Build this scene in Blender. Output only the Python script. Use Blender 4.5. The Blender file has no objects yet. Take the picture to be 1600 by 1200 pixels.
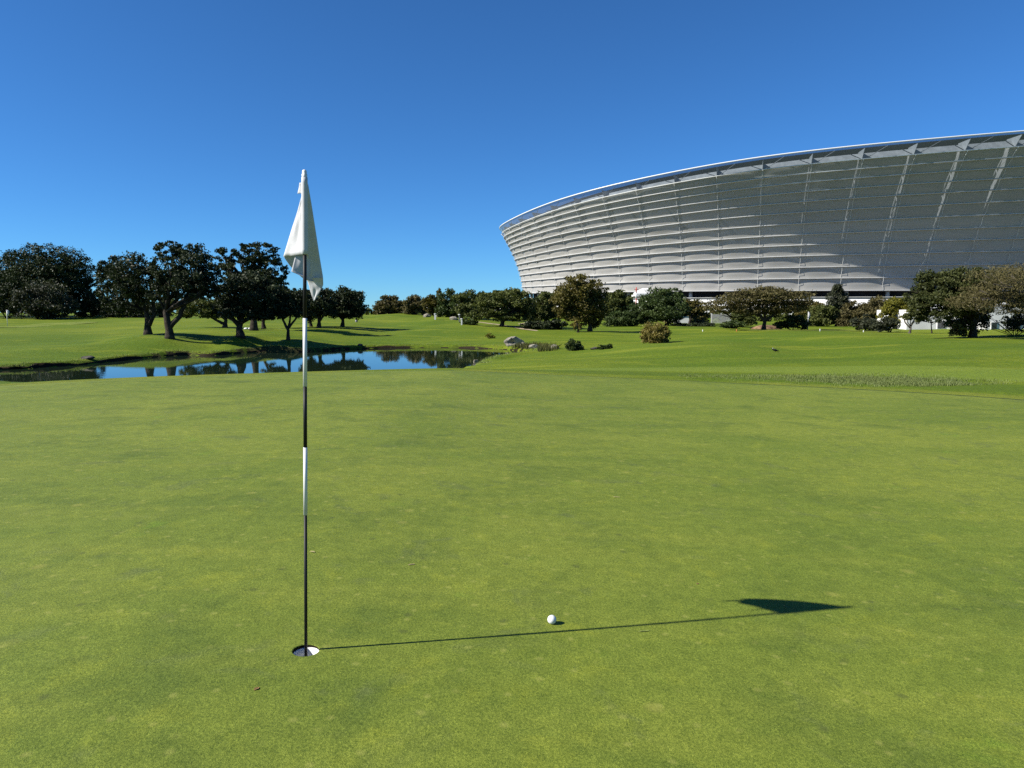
import bpy, math, random
import numpy as np
from mathutils import Vector
R = math.radians
sc = bpy.context.scene
col = sc.collection
PI = math.pi

# ------------------------------------------------------------------ camera
F = 1110.0; TH = math.atan(112 / F); CT, ST = math.cos(TH), math.sin(TH); CH = 1.42
cam = bpy.data.cameras.new('camera'); cam.sensor_width = 36; cam.lens = 36 * F / 1600
cam.clip_start = 0.05; cam.clip_end = 8000
co = bpy.data.objects.new('camera', cam); col.objects.link(co)
co.location = (0, 0, CH); co.rotation_euler = (PI / 2 - TH, 0, 0); sc.camera = co

def at(px, py, Y):
    """a sight line of the photograph carried out to the forward distance Y (metres)"""
    yi = 600 - py
    h = Y * (yi * CT - F * ST) / (F * CT + yi * ST)
    return ((px - 800) / F * (Y * CT - h * ST), Y, CH + h)

def on_plane(px, py, z=0.0):
    yi = 600 - py
    h = z - CH
    Y = h * (F * CT + yi * ST) / (yi * CT - F * ST)
    return at(px, py, Y)

# ------------------------------------------------------------------ helpers
def tag(o, label=None, cat=None, group=None, kind=None):
    if label: o['label'] = label
    if cat: o['category'] = cat
    if group: o['group'] = group
    if kind: o['kind'] = kind
    return o

def empty(name, loc=(0, 0, 0), label=None, cat=None, group=None):
    o = bpy.data.objects.new(name, None); col.objects.link(o)
    o.location = loc; o.empty_display_size = .2
    return tag(o, label, cat, group)

def link(name, verts, faces, mat, parent=None, smooth=False, origin=None):
    """one mesh object; origin moves its centre (verts are in world or parent space)"""
    me = bpy.data.meshes.new(name)
    verts = np.asarray(verts, dtype=np.float64)
    if origin is not None: verts = verts - np.asarray(origin)
    if isinstance(faces, np.ndarray):
        n = len(faces); k = faces.shape[1]
        me.vertices.add(len(verts)); me.vertices.foreach_set('co', verts.astype(np.float32).ravel())
        me.loops.add(n * k); me.loops.foreach_set('vertex_index', faces.astype(np.int32).ravel())
        me.polygons.add(n); me.polygons.foreach_set('loop_start', (np.arange(n) * k).astype(np.int32))
        me.polygons.foreach_set('loop_total', np.full(n, k, dtype=np.int32))
        me.update(calc_edges=True); me.validate()
    else:
        me.from_pydata([tuple(v) for v in verts], [], faces); me.update()
    if smooth: me.polygons.foreach_set('use_smooth', np.ones(len(me.polygons), dtype=bool))
    if mat: me.materials.append(mat)
    o = bpy.data.objects.new(name, me); col.objects.link(o)
    if origin is not None: o.location = origin
    if parent: o.parent = parent
    return o

class MB:
    """collects shapes that become ONE mesh"""
    def __init__(s): s.v = []; s.f = []
    def add(s, vs, fs):
        b = len(s.v); s.v += [tuple(v) for v in vs]; s.f += [tuple(i + b for i in f) for f in fs]
    def box(s, c, d, rz=0.0, rx=0.0):
        vs = []
        for x in (-.5, .5):
            for y in (-.5, .5):
                for z in (-.5, .5):
                    p = Vector((x * d[0], y * d[1], z * d[2]))
                    if rx: p = Vector((p.x, p.y * math.cos(rx) - p.z * math.sin(rx), p.y * math.sin(rx) + p.z * math.cos(rx)))
                    if rz: p = Vector((p.x * math.cos(rz) - p.y * math.sin(rz), p.x * math.sin(rz) + p.y * math.cos(rz), p.z))
                    vs.append((p.x + c[0], p.y + c[1], p.z + c[2]))
        s.add(vs, [(0, 1, 3, 2), (4, 6, 7, 5), (0, 4, 5, 1), (2, 3, 7, 6), (0, 2, 6, 4), (1, 5, 7, 3)])
    def tube(s, pts, rad, n=8, cap=True):
        pts = [Vector(p) for p in pts]; rings = []; b = len(s.v)
        if not hasattr(rad, '__len__'): rad = [rad] * len(pts)
        up = None
        for i, p in enumerate(pts):
            d = (pts[min(i + 1, len(pts) - 1)] - pts[max(i - 1, 0)]).normalized()
            if up is None: up = d.orthogonal().normalized()
            up = (up - d * up.dot(d))
            up = up.normalized() if up.length > 1e-6 else d.orthogonal().normalized()
            sd = d.cross(up)
            for k in range(n):
                a = 2 * PI * k / n
                q = p + (up * math.cos(a) + sd * math.sin(a)) * rad[i]
                s.v.append(tuple(q))
        for i in range(len(pts) - 1):
            for k in range(n):
                a = b + i * n + k; c = b + i * n + (k + 1) % n
                s.f.append((a, c, c + n, a + n))
        if cap:
            s.f.append(tuple(b + k for k in reversed(range(n))))
            s.f.append(tuple(b + (len(pts) - 1) * n + k for k in range(n)))
    def lathe(s, prof, c=(0, 0, 0), n=32):
        b = len(s.v); m = len(prof)
        for r_, z in prof:
            for k in range(n):
                a = 2 * PI * k / n; s.v.append((c[0] + r_ * math.cos(a), c[1] + r_ * math.sin(a), c[2] + z))
        for i in range(m - 1):
            for k in range(n):
                a = b + i * n + k; d = b + i * n + (k + 1) % n
                s.f.append((a, d, d + n, a + n))
    def build(s, name, mat, parent=None, smooth=False, origin=None):
        return link(name, s.v, s.f, mat, parent, smooth, origin)

# ------------------------------------------------------------------ materials
def material(name):
    m = bpy.data.materials.new(name); m.use_nodes = True
    nt = m.node_tree; nt.nodes.clear()
    out = nt.nodes.new('ShaderNodeOutputMaterial')
    return m, nt, out

def N(nt, typ, **kw):
    n = nt.nodes.new(typ)
    for k, v in kw.items():
        if k in n.inputs: n.inputs[k].default_value = v
        else: setattr(n, k, v)
    return n

def noise(nt, vec, scale, detail=3, rough=.55, dist=0.0):
    n = N(nt, 'ShaderNodeTexNoise'); n.inputs['Scale'].default_value = scale
    n.inputs['Detail'].default_value = detail; n.inputs['Roughness'].default_value = rough
    n.inputs['Distortion'].default_value = dist
    nt.links.new(vec, n.inputs['Vector']); return n.outputs['Fac']

def ramp(nt, fac, a, b, ca=None, cb=None):
    r = N(nt, 'ShaderNodeMapRange'); r.interpolation_type = 'SMOOTHSTEP'
    r.inputs['From Min'].default_value = a; r.inputs['From Max'].default_value = b
    nt.links.new(fac, r.inputs['Value']); return r.outputs['Result']

def mix(nt, fac, a, b, blend='MIX'):
    m = N(nt, 'ShaderNodeMix', data_type='RGBA', blend_type=blend)
    if isinstance(fac, (int, float)): m.inputs[0].default_value = fac
    else: nt.links.new(fac, m.inputs[0])
    for i, c in ((6, a), (7, b)):
        if isinstance(c, tuple): m.inputs[i].default_value = (*c, 1)
        else: nt.links.new(c, m.inputs[i])
    return m.outputs[2]

def math_(nt, op, a, b=None):
    m = N(nt, 'ShaderNodeMath', operation=op)
    for i, c in ((0, a), (1, b)):
        if c is None: continue
        if isinstance(c, (int, float)): m.inputs[i].default_value = c
        else: nt.links.new(c, m.inputs[i])
    return m.outputs[0]

def coord(nt, kind='Object', scale=None):
    t = N(nt, 'ShaderNodeTexCoord'); o = t.outputs[kind]
    if scale:
        mp = N(nt, 'ShaderNodeMapping'); mp.inputs['Scale'].default_value = scale
        nt.links.new(o, mp.inputs['Vector']); o = mp.outputs['Vector']
    return o

def position(nt): return N(nt, 'ShaderNodeNewGeometry').outputs['Position']

def bump(nt, h, strength, dist):
    b = N(nt, 'ShaderNodeBump'); b.inputs['Strength'].default_value = strength; b.inputs['Distance'].default_value = dist
    nt.links.new(h, b.inputs['Height']); return b.outputs['Normal']

def principled(nt, out, colr, rough=.8, spec=.3, normal=None, metal=0.0):
    p = N(nt, 'ShaderNodeBsdfPrincipled')
    if isinstance(colr, tuple): p.inputs['Base Color'].default_value = (*colr, 1)
    else: nt.links.new(colr, p.inputs['Base Color'])
    p.inputs['Roughness'].default_value = rough; p.inputs['Specular IOR Level'].default_value = spec
    p.inputs['Metallic'].default_value = metal
    if normal: nt.links.new(normal, p.inputs['Normal'])
    nt.links.new(p.outputs[0], out.inputs[0]); return p

def simple(name, c, rough=.6, spec=.3, var=.12, scale=6.0, metal=0.0, bmp=0.0):
    """paint, stone, bark ... a base colour with a mottled variation of its own"""
    m, nt, out = material(name); v = coord(nt)
    c = tuple(x * .76 for x in c)
    f = noise(nt, v, scale, 5, .6)
    d = tuple(x * (1 - var * 1.6) for x in c); l = tuple(min(1, x * (1 + var)) for x in c)
    cc = mix(nt, ramp(nt, f, .3, .7), d, l)
    nm = bump(nt, noise(nt, v, scale * 3, 6, .65), bmp, .05) if bmp else None
    principled(nt, out, cc, rough, spec, nm, metal); return m

ZW = -1.22                                         # pond level
GC = (-1.8, 4.0); GA, GB = 13.5, 12.85              # putting green
M = {}
def green_material():
    m, nt, out = material('putting_green_turf'); p = position(nt)
    big = noise(nt, p, .33, 3, .55, .6)
    mid = noise(nt, p, 1.25, 4, .6, .8)
    mott = noise(nt, p, 3.6, 5, .62, .5)
    sm = noise(nt, p, 12.0, 4, .65)
    fine = noise(nt, p, 90.0, 3, .7)
    v = N(nt, 'ShaderNodeTexNoise'); v.inputs['Scale'].default_value = 330; v.inputs['Detail'].default_value = 2
    nt.links.new(p, v.inputs['Vector']); grain = v.outputs['Fac']
    c = mix(nt, ramp(nt, big, .35, .68), (.128, .168, .030), (.168, .200, .040))
    c = mix(nt, math_(nt, 'MULTIPLY', ramp(nt, mott, .50, .80), .55), c, (.245, .262, .036))       # yellow bentgrass
    c = mix(nt, math_(nt, 'MULTIPLY', ramp(nt, mid, .46, .76), .72), c, (.080, .116, .024))         # darker poa patches
    c = mix(nt, math_(nt, 'MULTIPLY', ramp(nt, noise(nt, p, 2.3, 4, .6, 1.0), .55, .76), .75), c, (.100, .125, .058))  # grey-blue wear
    c = mix(nt, math_(nt, 'MULTIPLY', ramp(nt, noise(nt, p, 1.9, 3, .6, .3), .63, .78), .6), c, (.130, .215, .024))   # lush spots
    mp = N(nt, 'ShaderNodeMapping'); mp.inputs['Scale'].default_value = (.55, 2.6, 1); mp.inputs['Rotation'].default_value = (0, 0, .12); nt.links.new(p, mp.inputs['Vector'])
    c = mix(nt, math_(nt, 'MULTIPLY', ramp(nt, noise(nt, mp.outputs[0], 1.1, 4, .6), 
        .42, .72), .32), c, (.215, .235, .050))      # grain of the mown turf
    c = mix(nt, ramp(nt, sm, .30, .72), mix(nt, 1.0, c, (.86, .88, .82), 'MULTIPLY'), mix(nt, 1.0, c, (1.10, 1.09, 1.10), 'MULTIPLY'))
    c = mix(nt, ramp(nt, fine, .28, .72), mix(nt, 1.0, c, (.66, .70, .60), 'MULTIPLY'), mix(nt, 1.0, c, (1.27, 1.22, 1.25), 'MULTIPLY'))
    c = mix(nt, ramp(nt, grain, .30, .70), mix(nt, 1.0, c, (.52, .60, .45), 'MULTIPLY'), mix(nt, 1.0, c, (1.50, 1.40, 1.6), 'MULTIPLY'))
    # healed ball marks and flecks of dead turf
    for sc_, rad_, cc_, am_ in ((1.7, .055, (.28, .26, .09), .4), (2.6, .05, (.070, .085, .030), .6), (7.0, .10, (.33, .32, .12), .35)):
        vo = N(nt, 'ShaderNodeTexVoronoi', voronoi_dimensions='2D'); vo.inputs['Scale'].default_value = sc_
        mv = N(nt, 'ShaderNodeMix', data_type='VECTOR'); mv.inputs[0].default_value = .04; nw = N(nt, 'ShaderNodeTexNoise'); nw.inputs['Scale'].default_value = 9
        nt.links.new(p, nw.inputs['Vector']); nt.links.new(p, mv.inputs[4]); nt.links.new(nw.outputs['Color'], mv.inputs[5]); nt.links.new(mv.outputs[1], vo.inputs['Vector'])
        sp_ = N(nt, 'ShaderNodeSeparateColor'); nt.links.new(vo.outputs['Color'], sp_.inputs[0])
        f_ = math_(nt, 'MULTIPLY', ramp(nt, vo.outputs['Distance'], rad_ * 1.6, rad_ * .3), ramp(nt, sp_.outputs[0], .45, .85))
        c = mix(nt, math_(nt, 'MULTIPLY', f_, am_), c, cc_)
    c = mix(nt, 1.0, c, (.83, .86, .53), 'MULTIPLY')
    h = math_(nt, 'ADD', math_(nt, 'MULTIPLY', grain, .5), fine)
    nm = bump(nt, h, .55, .006)
    principled(nt, out, c, .75, .18, nm); return m

def lawn_material():
    m, nt, out = material('fairway_grass'); p = position(nt)
    big = noise(nt, p, .045, 3, .55, 1.0)
    mid = noise(nt, p, .22, 4, .6, .8)
    sm = noise(nt, p, 1.3, 5, .65, .4)
    fine = noise(nt, p, 7.0, 5, .7)
    tiny = noise(nt, p, 45.0, 3, .7)
    c = mix(nt, ramp(nt, big, .38, .64), (.088, .132, .011), (.142, .172, .018))
    c = mix(nt, math_(nt, 'MULTIPLY', ramp(nt, mid, .50, .72), .7), c, (.195, .208, .026))
    c = mix(nt, math_(nt, 'MULTIPLY', ramp(nt, noise(nt, p, .13, 4, .6, .6), .55, .72), .6), c, (.062, .100, .011))
    c = mix(nt, math_(nt, 'MULTIPLY', ramp(nt, sm, .60, .78), .5), c, (.215, .205, .055))
    # mowing lines
    w = N(nt, 'ShaderNodeTexWave', wave_type='BANDS', bands_direction='DIAGONAL'); w.inputs['Scale'].default_value = .075
    w.inputs['Distortion'].default_value = 3.5; w.inputs['Detail'].default_value = 2; w.inputs['Detail Scale'].default_value = .6
    nt.links.new(p, w.inputs['Vector'])
    c = mix(nt, math_(nt, 'MULTIPLY', w.outputs['Fac'], .5), c, mix(nt, 1.0, c, (.80, .88, .72), 'MULTIPLY'))
    c = mix(nt, ramp(nt, fine, .30, .70), mix(nt, 1.0, c, (.70, .75, .62), 'MULTIPLY'), mix(nt, 1.0, c, (1.22, 1.18, 1.2), 'MULTIPLY'))
    c = mix(nt, ramp(nt, tiny, .30, .70), mix(nt, 1.0, c, (.72, .76, .66), 'MULTIPLY'), mix(nt, 1.0, c, (1.26, 1.2, 1.28), 'MULTIPLY'))
    mp = N(nt, 'ShaderNodeMapping'); mp.inputs['Scale'].default_value = (.10, .55, 1); mp.inputs['Rotation'].default_value = (0, 0, -.18); nt.links.new(p, mp.inputs['Vector'])
    stre = noise(nt, mp.outputs[0], 1.0, 4, .6, .5)
    c = mix(nt, math_(nt, 'MULTIPLY', ramp(nt, stre, .52, .70), .65), c, (.066, .104, .012))      # darker streaks, relief shading of swales put into the colour
    c = mix(nt, math_(nt, 'MULTIPLY', ramp(nt, stre, .46, .30), .5), c, (.205, .215, .035))
    # mown collar, rough ring and paler apron around the green
    q = N(nt, 'ShaderNodeMapping', vector_type='TEXTURE'); q.inputs['Location'].default_value = (GC[0], GC[1], 0); q.inputs['Scale'].default_value = (GA, GB, 1e6)
    s3 = N(nt, 'ShaderNodeSeparateXYZ'); nt.links.new(p, s3.inputs[0]); c3 = N(nt, 'ShaderNodeCombineXYZ'); nt.links.new(s3.outputs[0], c3.inputs[0])
    nt.links.new(math_(nt, 'SUBTRACT', s3.outputs[1], math_(nt, 'MULTIPLY', math_(nt, 'SUBTRACT', s3.outputs[0], GC[0]), .17)), c3.inputs[1])
    nt.links.new(c3.outputs[0], q.inputs['Vector']); ln = N(nt, 'ShaderNodeVectorMath', operation='LENGTH'); nt.links.new(q.outputs[0], ln.inputs[0]); g_ = math_(nt, 'ADD', ln.outputs['Value'], math_(nt, 'MULTIPLY', sm, .03))
    def bandf(a, b, e): return math_(nt, 'MULTIPLY', ramp(nt, g_, a, a + e), ramp(nt, g_, b + e, b))
    c = mix(nt, math_(nt, 'MULTIPLY', bandf(1.0, 1.05, .025), math_(nt, 'MULTIPLY', ramp(nt, mid, .35, .6), .6)), c, (.180, .185, .045))
    c = mix(nt, math_(nt, 'MULTIPLY', bandf(1.075, 1.18, .03), .65), c, (.070, .105, .016))
    c = mix(nt, math_(nt, 'MULTIPLY', bandf(1.22, 1.42, .03), .6), c, (.150, .190, .045))
    # bare earth on steep undercut banks, where no turf holds
    g = N(nt, 'ShaderNodeNewGeometry'); sx = N(nt, 'ShaderNodeSeparateXYZ'); nt.links.new(g.outputs['True Normal'], sx.inputs[0])
    steep = ramp(nt, sx.outputs['Z'], .66, .45)
    c = mix(nt, steep, c, mix(nt, ramp(nt, fine, .35, .65), (.022, .022, .012), (.075, .068, .035)))
    c = mix(nt, 1.0, c, (.84, .89, .50), 'MULTIPLY')
    h = math_(nt, 'ADD', fine, math_(nt, 'MULTIPLY', tiny, .35))
    principled(nt, out, c, .85, .12, bump(nt, h, .6, .06)); return m

def leaf_material(name, a, b, trans=.25, gloss=.25):
    m, nt, out = material(name)
    at_ = N(nt, 'ShaderNodeAttribute'); at_.attribute_name = 'tint'
    f = noise(nt, position(nt), 2.2, 3, .6)
    k = math_(nt, 'ADD', math_(nt, 'MULTIPLY', at_.outputs['Fac'], .75), math_(nt, 'MULTIPLY', f, .25))
    c = mix(nt, k, tuple(x * .8 for x in a), tuple(x * .8 for x in b))
    p = N(nt, 'ShaderNodeBsdfPrincipled'); nt.links.new(c, p.inputs['Base Color'])
    p.inputs['Roughness'].default_value = .55; p.inputs['Specular IOR Level'].default_value = gloss
    t = N(nt, 'ShaderNodeBsdfTranslucent'); nt.links.new(mix(nt, 1.0, c, (1.2, 1.25, .6), 'MULTIPLY'), t.inputs['Color'])
    ms = N(nt, 'ShaderNodeMixShader'); ms.inputs[0].default_value = trans
    nt.links.new(p.outputs[0], ms.inputs[1]); nt.links.new(t.outputs[0], ms.inputs[2]); nt.links.new(ms.outputs[0], out.inputs[0])
    return m

def water_material():
    m, nt, out = material('pond_water'); p = position(nt)
    mp = N(nt, 'ShaderNodeMapping'); mp.inputs['Scale'].default_value = (.55, 1.6, 1); nt.links.new(p, mp.inputs['Vector'])
    n1 = noise(nt, mp.outputs[0], 1.6, 3, .5); n2 = noise(nt, mp.outputs[0], 7.0, 2, .5)
    calm = ramp(nt, noise(nt, p, .09, 2, .5), .38, .66)
    h = math_(nt, 'MULTIPLY', math_(nt, 'ADD', n1, math_(nt, 'MULTIPLY', n2, .25)), math_(nt, 'ADD', math_(nt, 'MULTIPLY', calm, .8), .2))
    principled(nt, out, (.010, .018, .010), .02, .5, bump(nt, h, .03, .05)).inputs['IOR'].default_value = 1.33
    return m

def membrane_material(name, c, see):
    """woven glass-fibre membrane: pale, slightly see-through, with fine horizontal threads and soft staining"""
    m, nt, out = material(name)
    p = position(nt)
    mp = N(nt, 'ShaderNodeMapping'); mp.inputs['Scale'].default_value = (.12, .12, 3.0); nt.links.new(p, mp.inputs['Vector'])
    th = noise(nt, mp.outputs[0], 1.6, 4, .6); st = noise(nt, p, .16, 4, .6)
    cc = mix(nt, ramp(nt, th, .3, .7), tuple(x * .84 for x in c), c)
    cc = mix(nt, math_(nt, 'MULTIPLY', ramp(nt, st, .45, .75), .35), cc, tuple(x * y for x, y in zip(c, (.86, .85, .78))))
    b = N(nt, 'ShaderNodeBsdfPrincipled'); nt.links.new(cc, b.inputs['Base Color'])
    b.inputs['Roughness'].default_value = .5; b.inputs['Specular IOR Level'].default_value = .35
    t = N(nt, 'ShaderNodeBsdfTransparent'); t.inputs[0].default_value = (.93, .95, 1, 1)
    ms = N(nt, 'ShaderNodeMixShader'); ms.inputs[0].default_value = see
    nt.links.new(b.outputs[0], ms.inputs[1]); nt.links.new(t.outputs[0], ms.inputs[2]); nt.links.new(ms.outputs[0], out.inputs[0])
    return m

def glass_material(name='tinted_roof_glass', see=.5):
    m, nt, out = material(name)
    g = N(nt, 'ShaderNodeBsdfPrincipled'); g.inputs['Base Color'].default_value = (.17, .195, .24, 1); g.inputs['Roughness'].default_value = .12
    t = N(nt, 'ShaderNodeBsdfTransparent'); t.inputs[0].default_value = (.80, .86, .92, 1)
    ms = N(nt, 'ShaderNodeMixShader'); ms.inputs[0].default_value = see
    nt.links.new(g.outputs[0], ms.inputs[1]); nt.links.new(t.outputs[0], ms.inputs[2]); nt.links.new(ms.outputs[0], out.inputs[0])
    return m

M['green'] = green_material(); M['lawn'] = lawn_material(); M['water'] = water_material()
M['dark_leaf'] = leaf_material('glossy_dark_leaf', (.010, .017, .007), (.056, .072, .030), .12, .15)
M['pine_leaf'] = leaf_material('pine_needles', (.010, .019, .007), (.052, .070, .024), .08, .12)
M['grey_leaf'] = leaf_material('grey_green_leaf', (.022, .028, .014), (.066, .072, .038), .12, .2)
M['mid_leaf'] = leaf_material('mid_green_leaf', (.034, .048, .012), (.135, .150, .042), .2, .12)
M['deep_leaf'] = leaf_material('deep_olive_leaf', (.022, .032, .010), (.090, .098, .030), .18, .12)
M['olive_leaf'] = leaf_material('olive_brown_leaf', (.046, .044, .010), (.165, .140, .038), .22, .12)
M['brown_leaf'] = leaf_material('brown_twig_leaf', (.054, .048, .018), (.165, .142, .060), .18, .1)
M['red_leaf'] = leaf_material('reddish_olive_leaf', (.105, .090, .018), (.260, .210, .055), .25, .2)
M['yellow_leaf'] = leaf_material('yellow_green_leaf', (.075, .080, .010), (.230, .210, .025), .3, .2)
M['bush_leaf'] = leaf_material('deep_green_bush_leaf', (.024, .042, .012), (.085, .118, .034), .2, .15)
M['bark'] = simple('dark_bark', (.055, .045, .034), .9, .1, .3, 5, 0, .8)
M['pale_bark'] = simple('grey_bark', (.12, .105, .085), .9, .1, .3, 5, 0, .8)
M['white_paint'] = simple('white_paint', (.80, .80, .78), .35, .5, .05, 9)
M['black_paint'] = simple('black_paint', (.012, .012, .013), .55, .25, .1, 9)
M['cloth'] = simple('white_flag_cloth', (.60, .60, .61), .85, .05, .04, 30)
M['liner'] = simple('white_cup_liner', (.80, .80, .77), .5, .4, .08, 20)
M['soil'] = simple('dark_soil', (.035, .026, .015), .95, .1, .3, 40, 0, .6)
M['stone'] = simple('lichen_stone', (.30, .275, .215), .9, .15, .35, 2.2, 0, .9)
M['dark_stone'] = simple('dark_wet_stone', (.085, .078, .062), .9, .15, .35, 3, 0, .9)
M['wall'] = simple('white_render', (.78, .77, .74), .8, .2, .06, .8)
M['concrete'] = simple('pale_concrete', (.52, .51, .48), .85, .2, .12, .6)
M['paving'] = simple('grey_paving', (.30, .285, .255), .9, .15, .15, .4)
M['steel'] = simple('white_steel', (.62, .62, .58), .5, .4, .08, 1.0)
M['white_steel'] = simple('white_line_truss_steel', (.50, .50, .48), .5, .4, .06, 1.0)
M['dark_steel'] = simple('grey_steel', (.20, .205, .21), .5, .4, .1, 1.0)
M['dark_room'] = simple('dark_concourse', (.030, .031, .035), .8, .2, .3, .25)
M['bowl'] = simple('grey_stand_underside', (.30, .305, .31), .8, .2, .12, .2)
M['window'] = simple('dark_window_glass', (.03, .035, .045), .1, .6, .2, .5)
M['earth'] = simple('red_brown_earth', (.24, .15, .085), .95, .1, .3, 3, 0, .8)
M['sand'] = simple('sandy_gravel', (.42, .34, .22), .95, .1, .2, 3, 0, .6)
M['red_paint'] = simple('red_paint', (.55, .05, .03), .5, .4, .1, 5)
M['orange_paint'] = simple('orange_paint', (.60, .20, .05), .5, .4, .1, 5)
M['dry_leaf'] = simple('dry_leaf', (.42, .36, .17), .7, .2, .25, 60)
M['brown_dry'] = simple('brown_leaf_scrap', (.26, .16, .06), .8, .2, .25, 60)
M['membrane'] = membrane_material('facade_membrane', (.365, .355, .325), .22)
M['sheer'] = membrane_material('upper_facade_membrane', (.365, .355, .325), .33); M['glass'] = glass_material(); M['clear_glass'] = glass_material('clear_roof_glass', .85)

# ------------------------------------------------------------------ terrain
SK = .17                                            # the green's back edge runs slightly askew
def gdist(x, y): return np.sqrt(((x - GC[0]) / GA) ** 2 + ((y - SK * (x - GC[0]) - GC[1]) / GB) ** 2)
def tilt(x): return np.where(np.asarray(x) > -.865, -.1925 * np.tanh((x + .865) / 3.5), -.045 * np.tanh((x + .865) / .82))    # it falls away to the right

land = [(0,570,33.5),(60,567,35),(125,563,36.5),(190,556,40),(245,547,43),(330,545,46),(400,543,48.5),(470,540,49),(555,536,54),(620,536,56),(672,537,55.5),(750,538,55),
 (232,522,48.5),(265,527,46.5),(375,525,49),(397,519,58),(351,511,64),(410,512,66),(450,529,49.5),(498,512,66),(534,510,70),(320,532,49),(420,538,49.5),(150,535,48),(150,515,68),
 (13,511,86),(0,494,110),(50,535,50),(-60,545,44),(-150,530,50),(-150,497,100),(150,500,95),(150,493,112),(250,492,118),(300,491,120),(350,495,100),(450,498,100),(0,489,135),(150,489,150),(400,489,150),
 (620,490,112),(560,500,92),(600,520,68),(600,506,84),(680,499.5,86),(740,503,84),(721,508,76),(720,526,62),(640,529,60),(720,517,68),(640,520,67),(700,533,58),(783,512,75),(780,528,60),(805,541,53),
 (922,519,70),(870,516,73),(860,538,50),(897,548,44),(960,532,54),(1000,529,60),(1025,540,50),(950,547,43),(925,549,41),(1060,520,70),
 (790,566,31),(850,567,28),(900,559,33),(940,552,37),(1000,547,38),(1000,570,24),(1100,571,22.5),(1100,538,42),(1100,520,64),(1193,517,70),(1263,515,75),
 (1250,550,32),(1250,573,20.8),(1400,520,64),(1400,545,32),(1400,574,18.8),(1520,527,50),(1520,550,28),(1600,534,42),(1600,558,22),(1600,578,17.6),(1750,560,24),(1750,530,45),(1750,590,17),(1900,590,18),
 (1000,505,95),(1300,505,100),(1500,505,95),(1700,508,90),(800,497,105)]
cx_, cy_, cz_ = [], [], []
for q in land:
    P = at(*q); cx_.append(P[0]); cy_.append(P[1]); cz_.append(P[2])
for (x, y, z) in [(-18, 24, -.9), (-12, 22.5, -.95), (-6, 23.5, -1.0), (-3.5, 26, -.95), (-2.2, 22, -.55), (0, 20, -.35), (-30, 26, -.9), (-26, 16, -.3), (-24, 6, .1),
                  (20, 10, .15), (24, 2, .3), (0, -14, .2), (-20, -12, .2), (16, -12, .3), (-40, 30, -.6), (-50, 10, .2), (45, 15, .5), (0, -40, .4)]:
    cx_.append(x); cy_.append(y); cz_.append(z)
cx_, cy_, cz_ = map(np.array, (cx_, cy_, cz_))
WS = 12.0
def warp(x, y): return np.arcsinh(np.asarray(x) / WS), np.arcsinh(np.asarray(y) / WS)
cu, cv = warp(cx_, cy_)
Dm = np.hypot(cu[:, None] - cu[None], cv[:, None] - cv[None])
nC = len(cu)
A = np.zeros((nC + 3, nC + 3)); A[:nC, :nC] = -Dm + np.eye(nC) * .006
A[:nC, nC] = 1; A[:nC, nC + 1] = cu; A[:nC, nC + 2] = cv; A[nC, :nC] = 1; A[nC + 1, :nC] = cu; A[nC + 2, :nC] = cv
Wt = np.linalg.solve(A, np.concatenate([cz_, np.zeros(3)]))

shore = [(-34, 30.5)] + [at(px, py, Y)[:2] for px, py, Y in ((0,577,32.7),(60,573,34.0),(125,570,35.5),(190,563,39),(245,557,42.0),(290,554.5,43.6),(330,555.5,43.4),(365,553,45.2),(400,550,46.9),(472,549,47.3),(520,546,49.6),(558,544,51.6),(619,542.6,53.0),(672,542.3,53.4),(740,543,52.6),(789,544.5,50.6),(815,548,48.0),(832,552,45.4),(800,556,42.6),(770,560.5,39.8),(752,566,37.2),(746,572,34.4),(749,578,32.2))] + [(-1.9, 29.2), (-2.6, 25.8), (-5, 24.3), (-10, 23.4), (-16, 24.0), (-24, 25.4), (-34, 26.8)]
shore = np.array(shore)
def smooth_loop(P, k=5):
    out = []
    n = len(P)
    for i in range(n):
        p0, p1, p2, p3 = P[i - 1], P[i], P[(i + 1) % n], P[(i + 2) % n]
        for j in range(k):
            t = j / k
            out.append(.5 * ((2 * p1) + (-p0 + p2) * t + (2 * p0 - 5 * p1 + 4 * p2 - p3) * t * t + (-p0 + 3 * p1 - 3 * p2 + p3) * t ** 3))
    return np.array(out)
rs = np.random.default_rng(5)
shore_s = smooth_loop(shore)
shore_s = shore_s + rs.normal(size=shore_s.shape) * .05

def pond_sd(x, y):
    """signed distance to the shore, positive on the water"""
    P = shore_s; Q = np.roll(P, -1, axis=0); x = np.asarray(x, float).ravel(); y = np.asarray(y, float).ravel()
    best = np.full(x.shape, 1e9); ins = np.zeros(x.shape, bool)
    for (ax, ay), (bx, by) in zip(P, Q):
        dx, dy = bx - ax, by - ay
        t = np.clip(((x - ax) * dx + (y - ay) * dy) / (dx * dx + dy * dy + 1e-9), 0, 1)
        best = np.minimum(best, np.hypot(x - ax - t * dx, y - ay - t * dy))
        c = ((ay > y) != (by > y)) & (x < (bx - ax) * (y - ay) / (by - ay + 1e-12) + ax)
        ins ^= c
    return np.where(ins, best, -best)

def sstep(a, b, x):
    t = np.clip((x - a) / (b - a), 0, 1); return t * t * (3 - 2 * t)

def undul(x, y):
    return .012 * np.sin(x * .55 + 1.0) * np.sin(y * .42 + .6) + .008 * np.sin(x * .23 - y * .6)

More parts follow.
